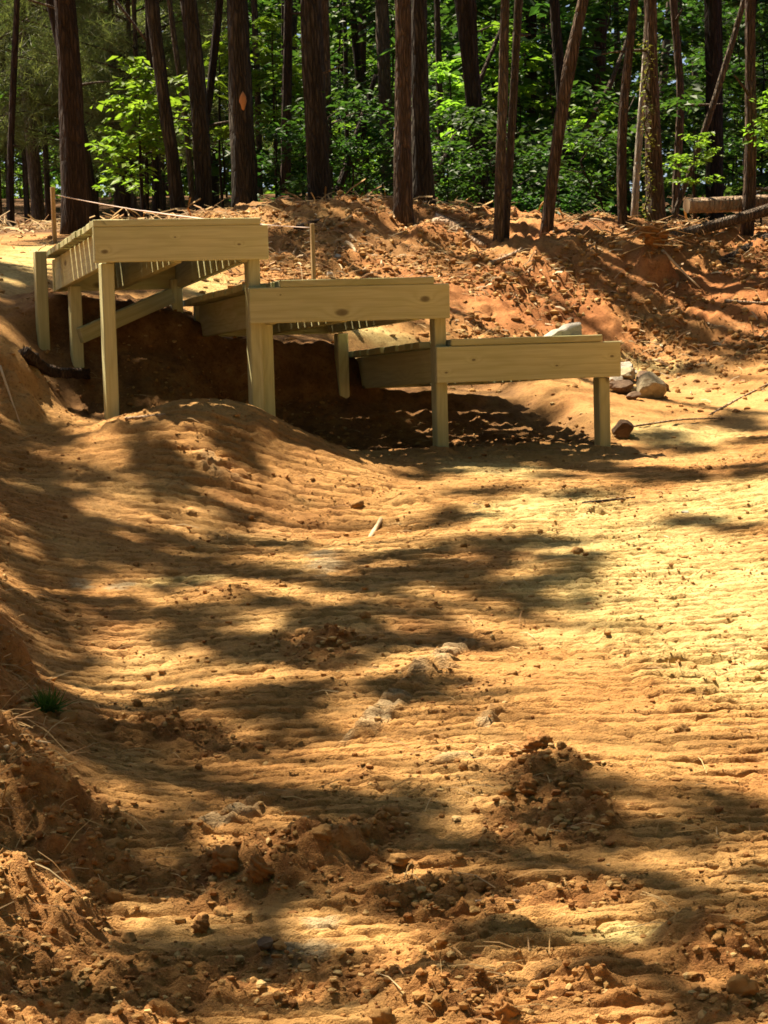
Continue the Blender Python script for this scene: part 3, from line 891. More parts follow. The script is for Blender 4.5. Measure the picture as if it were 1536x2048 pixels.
tree("leaning_tree", [(1337, 462), (1370, 370), (1404, 282), (1440, 165), (1470, 70), (1490, 0)], 17.0, [9, 11, 12, 12, 11, 10], "thin pole-like sapling leaning far right above the fallen logs", mat='bark_grey', seed=23, flare=.05, top=7, crown=False)
tree(PT, [(1430, 400), (1430, 250), (1428, 100), (1426, 0)], 20.5, [34, 33, 33, 33], "broad black trunk in deep shade behind the fallen logs", mat='bark_dark', seed=24)
tree(PT, [(1490, 512), (1502, 330), (1500, 150), (1500, 0)], 15.6, [26, 23, 20, 19], "brown trunk at the right edge standing in front of the fallen log", mat='bark_red', seed=25)
tree(PT, [(252, 430), (250, 250), (246, 100), (240, 0)], 22, [28, 26, 25, 24], "wide dim trunk far behind the bright maple sapling", mat='bark_dark', seed=26)
tree(PT, [(312, 420), (308, 250), (300, 120), (296, 0)], 20, [14, 13, 13, 12], "narrow dark trunk just left of the leaning brown trunk", mat='bark_dark', seed=27)
tree(PT, [(386, 415), (372, 240), (350, 90), (338, 0)], 19.2, [12, 12, 12, 11], "narrow trunk slanting between the leaning trunk and the forked one", mat='bark_grey', seed=28)
tree(PT, [(22, 450), (20, 300), (30, 100), (34, 0)], 19.5, [14, 14, 13, 12], "thin dark trunk nearest the left edge of the woods", mat='bark_dark', seed=29)
tree(PT, [(735, 400), (728, 260), (712, 100), (704, 0)], 22, [13, 13, 13, 12], "thin dark trunk between the two thick pines on the bank", mat='bark_dark', seed=30)
tree(PT, [(1145, 440), (1138, 320), (1120, 160), (1108, 0)], 19.5, [22, 22, 21, 20], "dim trunk behind the reddish leaning tree", mat='bark_dark', seed=31)
tree(PT, [(1200, 440), (1195, 250), (1200, 100), (1205, 0)], 22, [26, 25, 24, 24], "shadowy trunk between the leaning tree and the slender pair", mat='bark_dark', seed=32)
tree(PT, [(520, 420), (518, 250), (512, 100), (508, 0)], 19.8, [12, 12, 12, 12], "thin shaded trunk close to the right of the scarred pine", mat='bark_grey', seed=33)
tree(PT, [(885, 430), (882, 300), (878, 150), (874, 0)], 19.5, [15, 14, 13, 12], "narrow shaded trunk right of the dark pine on the bank", mat='bark_dark', seed=34)
# deep woods: slim trunks nobody can tell apart
rr_ = np.random.default_rng(77)
for k in range(34):
    d = rr_.uniform(23, 42); px = rr_.uniform(-150, 1690); w = rr_.uniform(9, 20)
    lean = rr_.normal(0, 22)
    g = np.array([ray(px, 500)[0] * d, d]); gz = land1(g[0], g[1])
    base = np.array([g[0], g[1], gz])
    # project base to get the pixel row
    c = R.T @ (base - EYE); bx = 768 + F_PX * c[0] / -c[2]; by = 1024 - F_PX * c[1] / -c[2]
    tree("woodland_tree", [(bx, by), (bx + lean * .5, by - 200), (bx + lean, by - 420)], d, [w, w * .95, w * .9],
         "slim dark trunk deep in the green woods", mat=['bark_dark', 'bark_pine', 'bark_grey'][k % 3], seed=200 + k, seg=8, group="slim trunks deep in the woods", flare=.1)


# orange scar and dead stubs on trunks
def scar_mesh():
    import bmesh
    bm = bmesh.new(); bmesh.ops.create_icosphere(bm, subdivisions=2, radius=1)
    for v in bm.verts:
        v.co = Vector((v.co.x * .028 * (1 + .15 * math.sin(v.co.z * 5 + 1)) * (1 - .35 * v.co.z * (v.co.z < 0) * -1), v.co.y * .012, v.co.z * .074)) * (1 + .07 * math.sin(v.co.z * 9 + v.co.x * 6))
    me = bpy.data.meshes.new("bark_scar"); bm.to_mesh(me); bm.free(); me.materials.append(M['scar'])
    for p in me.polygons: p.use_smooth = True
    return me


sp = P(486, 202, 17.2 - .088) - np.array(t5.location)
link("bark_scar", scar_mesh(), t5, sp)['label'] = "oval orange patch of bare wood"


def stick(name, a, b, r0, r1, label, cat, mat='log', seed=0, mid=None, group=None, kind=None, seg=7, rough=.05, step=.06):
    a = np.array(a, float); b = np.array(b, float)
    m = (a + b) / 2 if mid is None else np.array(mid, float)
    rg = np.random.default_rng(seed); m = m + rg.normal(0, .02, 3) * np.linalg.norm(b - a)
    p, rd = resample(np.array([a, (a + m) / 2, m, (m + b) / 2, b]) - a, [r0, r0, (r0 + r1) / 2, r1, r1], step)
    V, Fc = tube(p, rd, seg, rough, seed)
    o = link(name, mesh_np(name, V, Fc, M[mat]), None, a)
    return tag(o, label, cat, group, kind)


# dead leaning poles and stub branches
stick("dead_pole", P(676, 385, 18.6), P(752, 150, 18.8), .034, .022, "dead dark pole slanting right between the two thick pines", "dead trunk", 'bark_dark', 1)
stick("dead_pole", P(868, 370, 18.4), P(1010, 40, 18.8), .032, .018, "long dead pole slanting right behind the dark leaning trunk", "dead trunk", 'bark_dark', 2)
stick("dead_pole", P(1150, 300, 19), P(1262, 60, 19.2), .03, .016, "dim dead pole slanting right behind the slender brown trunk", "dead trunk", 'bark_grey', 3)
stick("bare_branch", P(205, -30, 16.9), P(292, 80, 16.8), .014, .010, "pale bare branch slanting down at the top left", "branch", 'bark_grey', 4)

# ------------------------------------------------------------------ fallen logs on the right
def log(a, b, r0, r1, label, mat, seed, name="fallen_log"):
    a = np.array(a, float); b = np.array(b, float)
    root = empty(name, a); tag(root, label, "log")
    p, rd = resample(np.array([a, (a + b) / 2 + [0, 0, -.01], b]) - a, [r0, (r0 + r1) / 2, r1], .12)
    V, Fc = tube(p, rd, 16, .03, seed, cap=False)
    link("log_body", mesh_np("log_body", V, Fc, M[mat]), root)
    n = (p[1] - p[0]) / np.linalg.norm(p[1] - p[0])
    ph = np.linspace(0, 2 * np.pi, 16, endpoint=False)
    ring = V[:16]; c = ring.mean(0) - n * .006
    Vc = np.vstack([ring - n * .003, c]); Fcap = np.array([(16, (j + 1) % 16, j) for j in range(16)])
    link("cut_end", mesh_np("cut_end", Vc, Fcap, M['cut']), root)
    return root


log(P(1374, 411, 15.5), P(1640, 396, 15.9), .052, .060, "pale fallen log with a sawn end lying level across the right bank", 'log', 5)
log(P(1342, 474, 15.42), P(1600, 400, 15.45), .034, .044, "dark fallen log slanting up beneath the pale log", 'bark_grey', 6)
log(P(1438, 528, 15.1), P(1620, 430, 15.6), .034, .05, "short brown log end resting on the dirt at the right edge", 'bark_red', 7)
stick("broken_branch", P(1412, 426, 15.7), P(1545, 372, 15.75), .014, .010, "broken branch lying across the pale fallen log", "branch", 'bark_grey', 8)
stick("broken_branch", P(1495, 372, 15.6), P(1580, 385, 15.6), .012, .008, "short branch above the pale log at the right edge", "branch", 'bark_grey', 9)


def on_land(px, py, up=0.0):
    g = ground_at(px, py); return np.array([g[0], g[1], land1(g[0], g[1]) + up])


# sticks on the bank and the trail: photo pixels of both ends, radius
STK = [((872, 470), (972, 492), .045, .022, "chunk of split log lying on the bank below the dark pines", 'log'),
       ((980, 538), (1045, 500), .018, .013, "stubby grey stick on the crest left of the reddish leaning tree", 'log'),
       ((1090, 636), (1165, 655), .008, .004, "thin pale twig poking out above the lowest deck", 'cut'),
       ((1450, 612), (1536, 614), .012, .008, "straight brown stick on the red bank near the right edge", 'log'),
       ((1325, 535), (1400, 575), .010, .006, "pale stick beside the root clump on the bank", 'cut'),
       ((692, 486), (712, 512), .016, .014, "short pale chunk of wood stuck in the bank left of the reddish pine", 'cut'),
       ((700, 478), (722, 500), .010, .010, "small split piece beside the short pale chunk on the bank", 'cut'),
       ((595, 478), (640, 440), .022, .014, "dark rotten stick lying behind the wooden stake", 'bark_red'),
       ((735, 412), (790, 384), .011, .008, "grey stick lying near the peak against the reddish pine", 'log'),
       ((1420, 830), (1536, 770), .009, .006, "curved twig along the foot of the red bank on the right", 'log'),
       ((1265, 855), (1450, 838), .006, .004, "long thin twig across the trail right of the lowest deck", 'log'),
       ((1165, 1012), (1270, 998), .007, .004, "thin twig on the sunny dirt in front of the lowest deck", 'bark_red'),
       ((915, 1008), (980, 1012), .007, .005, "short dark twig on the sunlit slope below the middle deck", 'bark_red'),
       ((738, 1075), (762, 1045), .012, .010, "small pale stick end standing in the dip right of the mound", 'cut'),
       ((1270, 1050), (1350, 1075), .006, .004, "pale straw-like twig on the bright right side of the trail", 'cut'),
       ((250, 835), (330, 826), .008, .006, "thin stick at the foot of the front left post", 'log'),
       ((50, 758), (176, 764), .034, .026, "thick broken root jutting from the shaded bank under the top deck", 'bark_red'),
       ((2, 780), (42, 850), .006, .004, "thin pale rootlet hanging on the left bank", 'cut'),
       ((-10, 1525), (100, 1490), .008, .005, "pale twig lying on the crumbly dirt at the left edge", 'cut'),
       ((950, 1795), (1040, 1812), .006, .004, "fine twig among the tracks near the bottom", 'log')]
for i, (a, b, r0, r1, lab, mt) in enumerate(STK):
    A = on_land(*a, up=r0 * .8); B = on_land(*b, up=r1 * .8)
    Mi = (A + B) / 2; Mi[2] = max(Mi[2], land1(Mi[0], Mi[1]) + r0 * .6)
    nm = "root" if "root" in lab and "clump" not in lab else "stick"
    if "hanging" in lab or "sloping" in lab or "stump" in lab:
        A[2] += .05
    stick(nm, A, B, r0, r1, lab, nm, mt, 300 + i, Mi, rough=.20 if r0 > .02 else .04, seg=9 if r0 > .02 else 6)

# ------------------------------------------------------------------ string line on two stakes
def stake(px, ptop, pbot, d, w, label):
    top = P(px, ptop, d); bot = P(px, pbot, d)
    z0 = min(bot[2], land1(top[0], top[1])) - .1
    root = empty("wooden_stake", (top[0], top[1], z0), (0, 0, .3)); tag(root, label, "stake", "stakes holding the string line")
    link("stake_shaft", box_mesh("stake_shaft", top[2] - z0, w, w * .6, M['wood_stake'], .003), root, (0, 0, 0), (0, -math.pi / 2, 0))
    return root


stake(105, 374, 485, 15.2, .045, "brown wooden stake left of the black pine holding the string")
stake(624, 447, 558, 13.6, .036, "grey wooden stake behind the middle deck holding the string")
a = P(107, 389, 15.2); b = P(624, 456, 13.6)
pts = []
for i in range(40):
    t = i / 39
    q = a * (1 - t) + b * t; q[2] -= .035 * 4 * t * (1 - t)
    pts.append(q)
Vv, Fv = tube(np.array(pts) - a, [.0030 + .0018 * (1 if 14 < i < 34 else 0) for i in range(40)], 6, .18, 3)
tag(link("string_line", mesh_np("string_line", Vv, Fv, M['tape']), None, a), "pale twisted string stretched between two stakes behind the top deck", "string")

# ------------------------------------------------------------------ rocks
def rock_mesh(name, seed, mat, sub=3, sx=1, sy=1, sz=.7, sharp=.25, flat=False):
    import bmesh
    r = np.random.default_rng(seed)
    bm = bmesh.new(); bmesh.ops.create_icosphere(bm, subdivisions=sub, radius=1)
    V = np.array([v.co[:] for v in bm.verts])
    nrm = r.normal(0, 1, (9, 3)); nrm /= np.linalg.norm(nrm, axis=1)[:, None]; off = r.uniform(.55, .95, 9) if not flat else r.uniform(.40, .72, 9)
    for n_, o_ in zip(nrm, off):
        dd = V @ n_ - o_
        V = V - np.outer(np.where(dd > 0, dd * (.97 if flat else .85), 0), n_)
    q = fbm(V[:, 0] * 2 + V[:, 2] * 3 + seed, V[:, 1] * 2 + V[:, 2] * 2.3, seed, 4)
    V = V * (1 + sharp * q)[:, None] * [sx, sy, sz]
    for v, c in zip(bm.verts, V): v.co = Vector(c)
    me = bpy.data.meshes.new(name); bm.to_mesh(me); bm.free(); me.materials.append(M[mat])
    for p in me.polygons: p.use_smooth = not flat
    return me


# pale slab on the back of the lowest deck: wedge with a long slope on the left
def slab_rock():
    import bmesh
    prof = [(-.125, -.03), (-.05, .022), (0, .03), (.03, .055), (.118, .068), (.125, -.03)]
    bm = bmesh.new(); lay = []
    for y, k in ((-.09, .88), (-.04, 1.0), (.05, 1.02), (.1, .86)):
        lay.append([bm.verts.new((x * k, y + .01 * math.sin(x * 40), -.03 + (z + .03) * k)) for x, z in prof])
    for a_, b_ in zip(lay, lay[1:]):
        for i in range(6): bm.faces.new((a_[i], a_[(i + 1) % 6], b_[(i + 1) % 6], b_[i]))
    bm.faces.new(lay[0][::-1]); bm.faces.new(lay[-1])
    bmesh.ops.recalc_face_normals(bm, faces=bm.faces[:])
    bmesh.ops.bevel(bm, geom=bm.edges[:], offset=.006, segments=1, affect='EDGES')
    me = bpy.data.meshes.new("slab_rock"); bm.to_mesh(me); bm.free(); me.materials.append(M['rock_pale'])
    return me


q = S_(2.54, .24, 1.392 - .014 + .030)
tag(link("slab_rock", slab_rock(), None, q - np.array([0, 0, .004]), (0, 0, .2), (.82, .8, .82)), "pale wedge-shaped rock lying on the boards of the lowest deck", "rock")

RK = [(1297, 795, .088, .075, .080, 'rock', "large blocky tan rock at the front of the small rock pile"),
      (1252, 762, .110, .07, .042, 'rock', "flat tan rock in the middle of the rock pile beside the lowest deck"),
      (1242, 742, .095, .06, .040, 'rock_pale', "pale flat rock at the top of the rock pile by the lowest deck"),
      (1243, 788, .090, .06, .040, 'rock_dark', "brown flat rock leaning on the left of the blocky tan rock"),
      (1284, 762, .085, .06, .045, 'rock_dark', "dark thin rock behind the blocky tan rock"),
      (1325, 780, .060, .05, .030, 'rock_dark', "small dark slab poking out on the right of the blocky tan rock"),
      (1234, 752, .050, .04, .028, 'rock', "small brownish stone under the pale flat rock of the pile"),
      (1300, 772, .045, .04, .030, 'rock_dark', "small dark stone touching the back of the blocky tan rock"),
      (1256, 748, .055, .04, .026, 'rock_pale', "second pale flat stone at the top of the rock pile"),
      (1268, 800, .040, .035, .024, 'rock_dark', "small dark stone on the sand in front of the flat rocks"),
      (1262, 788, .050, .04, .030, 'rock', "small tan stone between the flat rocks and the blocky one"),
      (1308, 752, .045, .04, .025, 'rock', "small tan stone behind the right side of the rock pile"),
      (1228, 768, .050, .04, .030, 'rock_pale', "small pale stone at the left end of the rock pile"),
      (1243, 872, .095, .06, .052, 'rock_dark', "dark brown rock against the foot of the front right post"),
      (918, 1262, .032, .020, .008, 'rock_pale', "small pale flat chip on the track marks near the middle"),
      (1370, 1022, .03, .024, .018, 'rock_pale', "small round pale stone on the sunny right of the trail"),
      (660, 548, .040, .03, .03, 'rock_pale', "pale stone on the bank right of the wooden stake"),
      (675, 524, .03, .02, .02, 'rock_pale', "small whitish stone a little above the pale stone on the bank"),
      (530, 1908, .026, .02, .016, 'rock_dark', "small dark stone beside the grey smear near the bottom")]
for i, (px, py, sx, sy, sz, mt, lab) in enumerate(RK):
    g = on_land(px, py)
    tag(link("rock" if sx > .035 else "stone", rock_mesh("rock", 400 + i, mt, 3, sx * 1.25, sy * 1.25, sz * 1.25, .10, True), None, g + [0, 0, sz * .7], (0, 0, i * 1.1)), lab, "rock" if sx > .035 else "stone")

# root clump on the bank crest under the vine-wrapped pine
rc = on_land(1308, 520); cl = empty("root_clump", rc); tag(cl, "torn clump of roots and straw on the crest below the vine-wrapped pine", "root clump")
link("soil_ball", rock_mesh("soil_ball", 444, 'clod', 4, .10, .08, .085, .95), cl, (0, .02, .05))
rg = np.random.default_rng(5); parts = []
for k in range(60):
    a_ = rg.uniform(0, 6.28); l = rg.uniform(.10, .26)
    s0 = np.array([rg.normal(0, .06), rg.normal(0, .05), rg.uniform(.0, .14)])
    e = s0 + [math.cos(a_) * l, -abs(math.sin(a_)) * l * .5, rg.uniform(-.5, .35) * l]
    parts.append(tube(*resample([s0, (s0 + e) / 2 + rg.normal(0, .02, 3), e], [.006, .004, .002], .04), 4, .05, k))
link("rootlets", mesh_np("rootlets", *join(parts), M['straw']), cl)

# ------------------------------------------------------------------ clods, crumbs, straw
def ico(sub):
    import bmesh
    bm = bmesh.new(); bmesh.ops.create_icosphere(bm, subdivisions=sub, radius=1)
    V = np.array([v.co[:] for v in bm.verts]); Fc = np.array([[v.index for v in f.verts] for f in bm.faces]); bm.free()
    return V, Fc


def scatter_points(n, weight, x0, x1, y0, y1, seed):
    r = np.random.default_rng(seed); X = []; Y = []; tot = 0
    while tot < n:
        m = n * 4
        x = r.uniform(x0, x1, m); y = r.uniform(y0, y1, m)
        k = r.uniform(0, 1, m) < weight(x, y)
        X.append(x[k]); Y.append(y[k]); tot += k.sum()
    return np.concatenate(X)[:n], np.concatenate(Y)[:n]


def crumbs(name, x, y, smin, smax, sub, seed, mat, power=2.5):
    r = np.random.default_rng(seed); Vi, Fi = ico(sub); n = len(x)
    s = smin + (smax - smin) * r.uniform(0, 1, n) ** power
    z = land(x, y)
    V = Vi[None] * (1 + r.uniform(-.32, .32, (n, len(Vi)))[:, :, None])
    V = V * (s[:, None] * np.stack([r.uniform(.7, 1.3, n), r.uniform(.7, 1.2, n), r.uniform(.5, .9, n)], 1))[:, None, :]
    V = V + np.stack([x, y, z + s * .08], 1)[:, None, :]
    Fc = (Fi[None] + (np.arange(n) * len(Vi))[:, None, None]).reshape(-1, 3)
    return link(name, mesh_np(name, V.reshape(-1, 3), Fc, M[mat], smooth=sub > 1))


def inview(x, y): return (np.abs(x) < .19 * y + .05)


def w_loose(x, y):
    h, lo, be, li, le = fields(x, y)
    return np.clip(lo ** 1.3 * .9 + .03, 0, 1) * inview(x, y) * (4.4 / np.maximum(y, 4.4))


def w_berm(x, y):
    h, lo, be, li, le = fields(x, y)
    return np.clip(be * (.35 + fbm(x * 1.5, y * 1.5, 90, 3)) + .02, 0, 1) * inview(x, y) * (1 - .7 * li)


def w_all(x, y):
    return sstep(-.1, .35, fbm(x * 1.4, y * 2.2, 91, 3)) * inview(x, y) * (4.4 / np.maximum(y, 4.4)) ** 1.0


x, y = scatter_points(15000, w_loose, -2, 2.2, 4.4, 12.5, 1)
tag(crumbs("dirt_crumbs", x, y, .002, .015, 1, 2, 'clod', 3.5), "crumbly reddish dirt strewn over the track-marked trail", "dirt", kind='stuff')
x, y = scatter_points(8000, w_all, -2, 2.2, 4.4, 11.5, 3)
tag(crumbs("dirt_grains", x, y, .0025, .008, 1, 4, 'clod'), "small dry grains of soil scattered on the packed trail", "dirt", kind='stuff')
x, y = scatter_points(11000, w_berm, -2.6, 3.2, 12.6, 16.6, 5)
tag(crumbs("bank_rubble", x, y, .005, .030, 1, 6, 'clod', 3.0), "lumpy red clay rubble covering the long bank", "rubble", kind='stuff')

CLODS = []
for k in range(8):
    me = rock_mesh("dirt_clod", 500 + k, 'clod', 3, 1, random.uniform(.7, 1), random.uniform(.55, .85), .7)
    CLODS.append(me)
x, y = scatter_points(110, w_loose, -2, 2.2, 4.5, 10.5, 7)
zz = land(x, y)
for i in range(len(x)):
    s = .014 + .024 * random.random() ** 2.5
    tag(link("dirt_clod", CLODS[i % 8], None, (x[i], y[i], zz[i] + s * .1), (random.uniform(-.4, .4), random.uniform(-.4, .4), random.uniform(0, 6.3)), (s, s, s)),
        "rough reddish clod of clay lying loose on the trail", "clod", "clods of clay loose on the trail")
for (px, py, s, lab) in [(1078, 1510, .052, "big upright lump of clay casting shade beside the track marks"), (1050, 1590, .04, "dark lump of clay in front of the big upright lump"),
                         (450, 1755, .05, "slab-like clod tilted up in the loose dirt at lower left"), (520, 1765, .04, "dark clod right of the tilted slab-like clod"),
                         (405, 1855, .028, "lone clod beside the greyish track smear near the bottom"), (1010, 2035, .036, "clod cut by the bottom edge of the picture")]:
    g = on_land(px, py)
    tag(link("dirt_clod", rock_mesh("dirt_clod", int(px), 'clod', 4, s * .8, s * .8, s * .9, .8), None, g + [0, 0, s * .25]), lab, "clod")


def straw(name, n, weight, box, lmin, lmax, w, seed, mat, lab, flat=.25, cat="straw"):
    x, y = scatter_points(n, weight, *box, seed)
    r = np.random.default_rng(seed + 1)
    z = land(x, y) + .004
    a = r.uniform(0, np.pi, n); L = r.uniform(lmin, lmax, n)
    d = np.stack([np.cos(a), np.sin(a), r.normal(0, flat, n)], 1)
    sd = np.stack([-np.sin(a), np.cos(a), np.zeros(n)], 1)
    c = np.stack([x, y, z + L * .5 * np.abs(d[:, 2])], 1)
    W = (w * r.uniform(.5, 1.4, n))[:, None]; L = L[:, None]; up = np.array([0, 0, 1.0])
    p0 = c - d * L / 2; p1 = c + d * L / 2
    mid = c + up * L * .08
    V = np.stack([p0 - sd * W / 2, p0 + sd * W / 2, p0 + up * W * .7, mid - sd * W / 2, mid + sd * W / 2, mid + up * W * .7, p1 - sd * W * .3, p1 + sd * W * .3, p1 + up * W * .4], 1).reshape(-1, 3)
    i = np.arange(n) * 9; Fs = []
    for s in (0, 3):
        for (p_, q_) in ((0, 1), (1, 2), (2, 0)):
            Fs.append(np.stack([i + s + p_, i + s + q_, i + s + 3 + q_, i + s + 3 + p_], 1))
    o = link(name, mesh_np(name, V, np.concatenate(Fs), M[mat], smooth=False))
    return tag(o, lab, cat, kind='stuff')


straw("wood_chips", 800, w_berm, (-2.4, 3.2, 12.8, 16.6), .02, .11, .011, 21, 'chip', "split chips and bits of root mixed into the bank", .35, "wood chips")
straw("pine_straw", 2000, w_berm, (-2.6, 3.2, 12.8, 16.8), .05, .16, .003, 23, 'straw', "dry pine straw strewn over the bank", .3)
straw("trail_straw", 700, w_all, (-2, 2.2, 4.5, 12.5), .05, .16, .0025, 25, 'straw', "stray dry pine needles on the packed trail", .12)


def w_left(x, y):
    return fields(x, y)[4] * inview(x, y)


straw("bank_rootlets", 160, w_left, (-2.4, -.8, 5.0, 11.5), .05, .16, .003, 27, 'straw', "thin rootlets and straw on the shaded left bank", .5)


def w_floor(x, y):
    return fields(x, y)[3] * (np.abs(x) < .2 * y + .2)


straw("forest_litter", 5000, w_floor, (-5, 5, 16.2, 24), .08, .25, .012, 29, 'straw', "brown needles and dead leaves on the woodland floor", .3, "leaf litter")

# grass tuft on the near left bank
g = on_land(95, 1425); parts = []
rg = np.random.default_rng(8)
Cg = np.tile(np.zeros(3), (46, 1)) + rg.normal(0, .014, (46, 3)) * [1, 1, .2]
Vg, Fg = needles(Cg, .075, .006, 4, 9, up=1.3)
tuft = empty("grass_tuft", g); tag(tuft, "small green tuft of grass at the foot of the near left bank", "grass")
link("blades", mesh_np("blades", Vg, Fg, M['grass'], smooth=False), tuft)

# ------------------------------------------------------------------ undergrowth
SAP = {}
SAP['mid'] = [sapling("s", 2.6, 1.1, 15, [1500, 900, 1300, 700][k], [.085, .13, .10, .15][k], 600 + k, 'leaf_mid') for k in range(4)]
SAP['dark'] = [sapling("s", 3.2, 1.3, 16, [1700, 1100, 800][k], [.09, .12, .16][k], 620 + k, 'leaf_dark') for k in range(3)]
SAP['low'] = [sapling("s", 1.1, .75, 10, 800, .08, 640 + k, 'leaf_dark', z0=.05) for k in range(3)]
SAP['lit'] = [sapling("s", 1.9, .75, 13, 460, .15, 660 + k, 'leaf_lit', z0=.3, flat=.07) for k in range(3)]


def young_pine(seed):
    r = np.random.default_rng(seed); C = []; parts = [tube(*resample([(0, 0, 0), (.02, 0, 2.4), (0, .03, 4.6)], [.03, .02, .008], .4), 6, .03, seed)]
    for k in range(34):
        z = .7 + 3.9 * k / 34; a = r.uniform(0, 6.28); l = (1.25 - .2 * z) * r.uniform(.6, 1.1)
        e = np.array([math.cos(a) * l, math.sin(a) * l, z + l * .25])
        parts.append(tube(*resample([(0, 0, z), e * [.5, .5, 1], e], [.01, .007, .003], .25), 4, 0, k))
        u = r.uniform(.35, 1.03, 26)[:, None]
        C.append(np.array([0, 0, z]) + (e - [0, 0, z]) * u + r.normal(0, .05, (26, 3)))
    return mesh_np("stem", *join(parts), M['bark_grey']), mesh_np("foliage", *needles(np.concatenate(C), .17, .006, 14, seed, .1), M['needle_grey'], smooth=False)


SAP['pine'] = [young_pine(680 + k) for k in range(2)]


def plant(name, kind, i, x, y, z=None, rot=0, s=1.0, label="", cat="shrub", group=None):
    st, fo = SAP[kind][i % len(SAP[kind])]
    root = empty(name, (x, y, (land1(x, y) if z is None else z) - .03), (0, 0, rot)); root.scale = (s, s, s)
    tag(root, label, cat, group)
    link("stem", st, root); link("foliage", fo, root)
    return root


def plant_px(name, kind, i, px, py, d, s, label, cat="sapling", rot=0.0, group=None):
    """py: the row where the middle of its foliage shows"""
    c = P(px, py, d)
    H = {'lit': 1.9 * .72, 'mid': 2.6 * .6, 'dark': 3.2 * .6, 'low': .6, 'pine': 2.6}[kind] * s
    z = min(c[2] - H, 9)
    st, fo = SAP[kind][i % len(SAP[kind])]
    gz = land1(c[0], c[1])
    s2 = s
    root = empty(name, (c[0], c[1], gz - .03), (0, 0, rot)); tag(root, label, cat, group)
    lift = max(0.0, c[2] - H - gz)
    f = link("foliage", fo, root, (0, 0, lift), scale=(s2,) * 3)
    p, rd = resample([(0, 0, 0), (.03, .02, (lift + H) * .5), (0, 0, lift + 1.2 * H)], [.016, .012, .005], .2)
    link("stem", mesh_np("stem", *tube(p, rd, 6, .03, i), M['bark_dark']), root)
    link("twigs", st, root, (0, 0, lift), scale=(s2,) * 3)
    return root


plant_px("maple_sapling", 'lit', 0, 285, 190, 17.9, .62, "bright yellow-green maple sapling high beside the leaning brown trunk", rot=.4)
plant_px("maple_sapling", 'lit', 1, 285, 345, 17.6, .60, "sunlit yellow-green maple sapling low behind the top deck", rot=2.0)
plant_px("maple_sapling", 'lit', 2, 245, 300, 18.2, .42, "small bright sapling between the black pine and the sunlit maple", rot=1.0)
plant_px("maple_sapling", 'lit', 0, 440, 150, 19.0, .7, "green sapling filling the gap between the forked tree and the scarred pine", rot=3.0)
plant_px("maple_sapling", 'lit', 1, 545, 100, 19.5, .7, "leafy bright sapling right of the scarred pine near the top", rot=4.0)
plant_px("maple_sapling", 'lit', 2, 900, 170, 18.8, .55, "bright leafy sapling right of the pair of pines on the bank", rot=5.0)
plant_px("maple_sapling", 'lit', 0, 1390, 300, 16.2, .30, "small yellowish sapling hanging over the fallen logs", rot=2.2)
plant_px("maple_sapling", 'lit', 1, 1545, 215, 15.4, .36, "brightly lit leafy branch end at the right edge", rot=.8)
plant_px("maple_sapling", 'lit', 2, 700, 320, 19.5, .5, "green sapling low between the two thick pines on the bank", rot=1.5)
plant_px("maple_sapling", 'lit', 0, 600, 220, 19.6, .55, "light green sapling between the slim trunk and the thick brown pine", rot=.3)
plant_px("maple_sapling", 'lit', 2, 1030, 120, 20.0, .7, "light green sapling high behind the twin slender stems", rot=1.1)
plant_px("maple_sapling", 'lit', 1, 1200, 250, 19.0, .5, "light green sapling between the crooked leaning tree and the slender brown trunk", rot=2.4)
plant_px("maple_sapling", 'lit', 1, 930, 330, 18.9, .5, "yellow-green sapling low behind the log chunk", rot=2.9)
# vine on the right pine
pv = []
for t in np.linspace(0, 1, 60):
    py = 480 - 400 * t
    pv.append(P(1298 - 4 * t + 6 * math.sin(t * 30), py, 15.42 + .05 * math.sin(t * 19)))
pv = np.array(pv); rg = np.random.default_rng(3)
vr = empty("climbing_vine", pv[0]); tag(vr, "scraggly vine climbing the left side of the right-hand brown pine", "vine")
link("vine_stem", mesh_np("vine_stem", *tube(pv - pv[0], np.full(60, .007), 5, .1, 2), M['bark_grey']), vr)
Cv = np.repeat(pv - pv[0], 6, 0) + rg.normal(0, .022, (360, 3))
link("vine_leaves", mesh_np("vine_leaves", *leaves(Cv, .035, 4), M['vine'], smooth=False), vr)

rg = np.random.default_rng(31)
GR = "leafy shrubs filling the woods"
cnt = 0
for k in range(120):
    y_ = 18.2 + 27 * (k / 120) ** 1.15 + rg.uniform(0, 1.2)
    x_ = rg.uniform(-.215, .215) * y_
    if x_ < -.09 * y_ and rg.uniform() < (.55 if y_ < 25 else .1): continue
    if any(np.linalg.norm((w_ := np.array([x_, y_, float(macro(x_, y_)) + 2.4]) - q) - SUN * (w_ @ SUN)) < 1.5 and w_ @ SUN > 0 for q in LIT[:8]): continue
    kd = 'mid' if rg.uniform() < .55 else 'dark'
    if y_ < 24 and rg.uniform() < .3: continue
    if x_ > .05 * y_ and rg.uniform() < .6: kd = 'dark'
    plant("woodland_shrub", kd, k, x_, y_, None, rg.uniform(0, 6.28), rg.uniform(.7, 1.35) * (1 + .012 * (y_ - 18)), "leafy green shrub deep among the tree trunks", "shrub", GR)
for k in range(40):
    y_ = rg.uniform(17.2, 21); x_ = rg.uniform(-.05, .20) * y_
    if x_ > .115 * y_: continue
    plant("low_shrub", 'low', k, x_, y_, None, rg.uniform(0, 6.28), rg.uniform(.6, 1.1), "low dark shrub on the woodland floor behind the bank", "shrub", "low shrubs behind the bank")
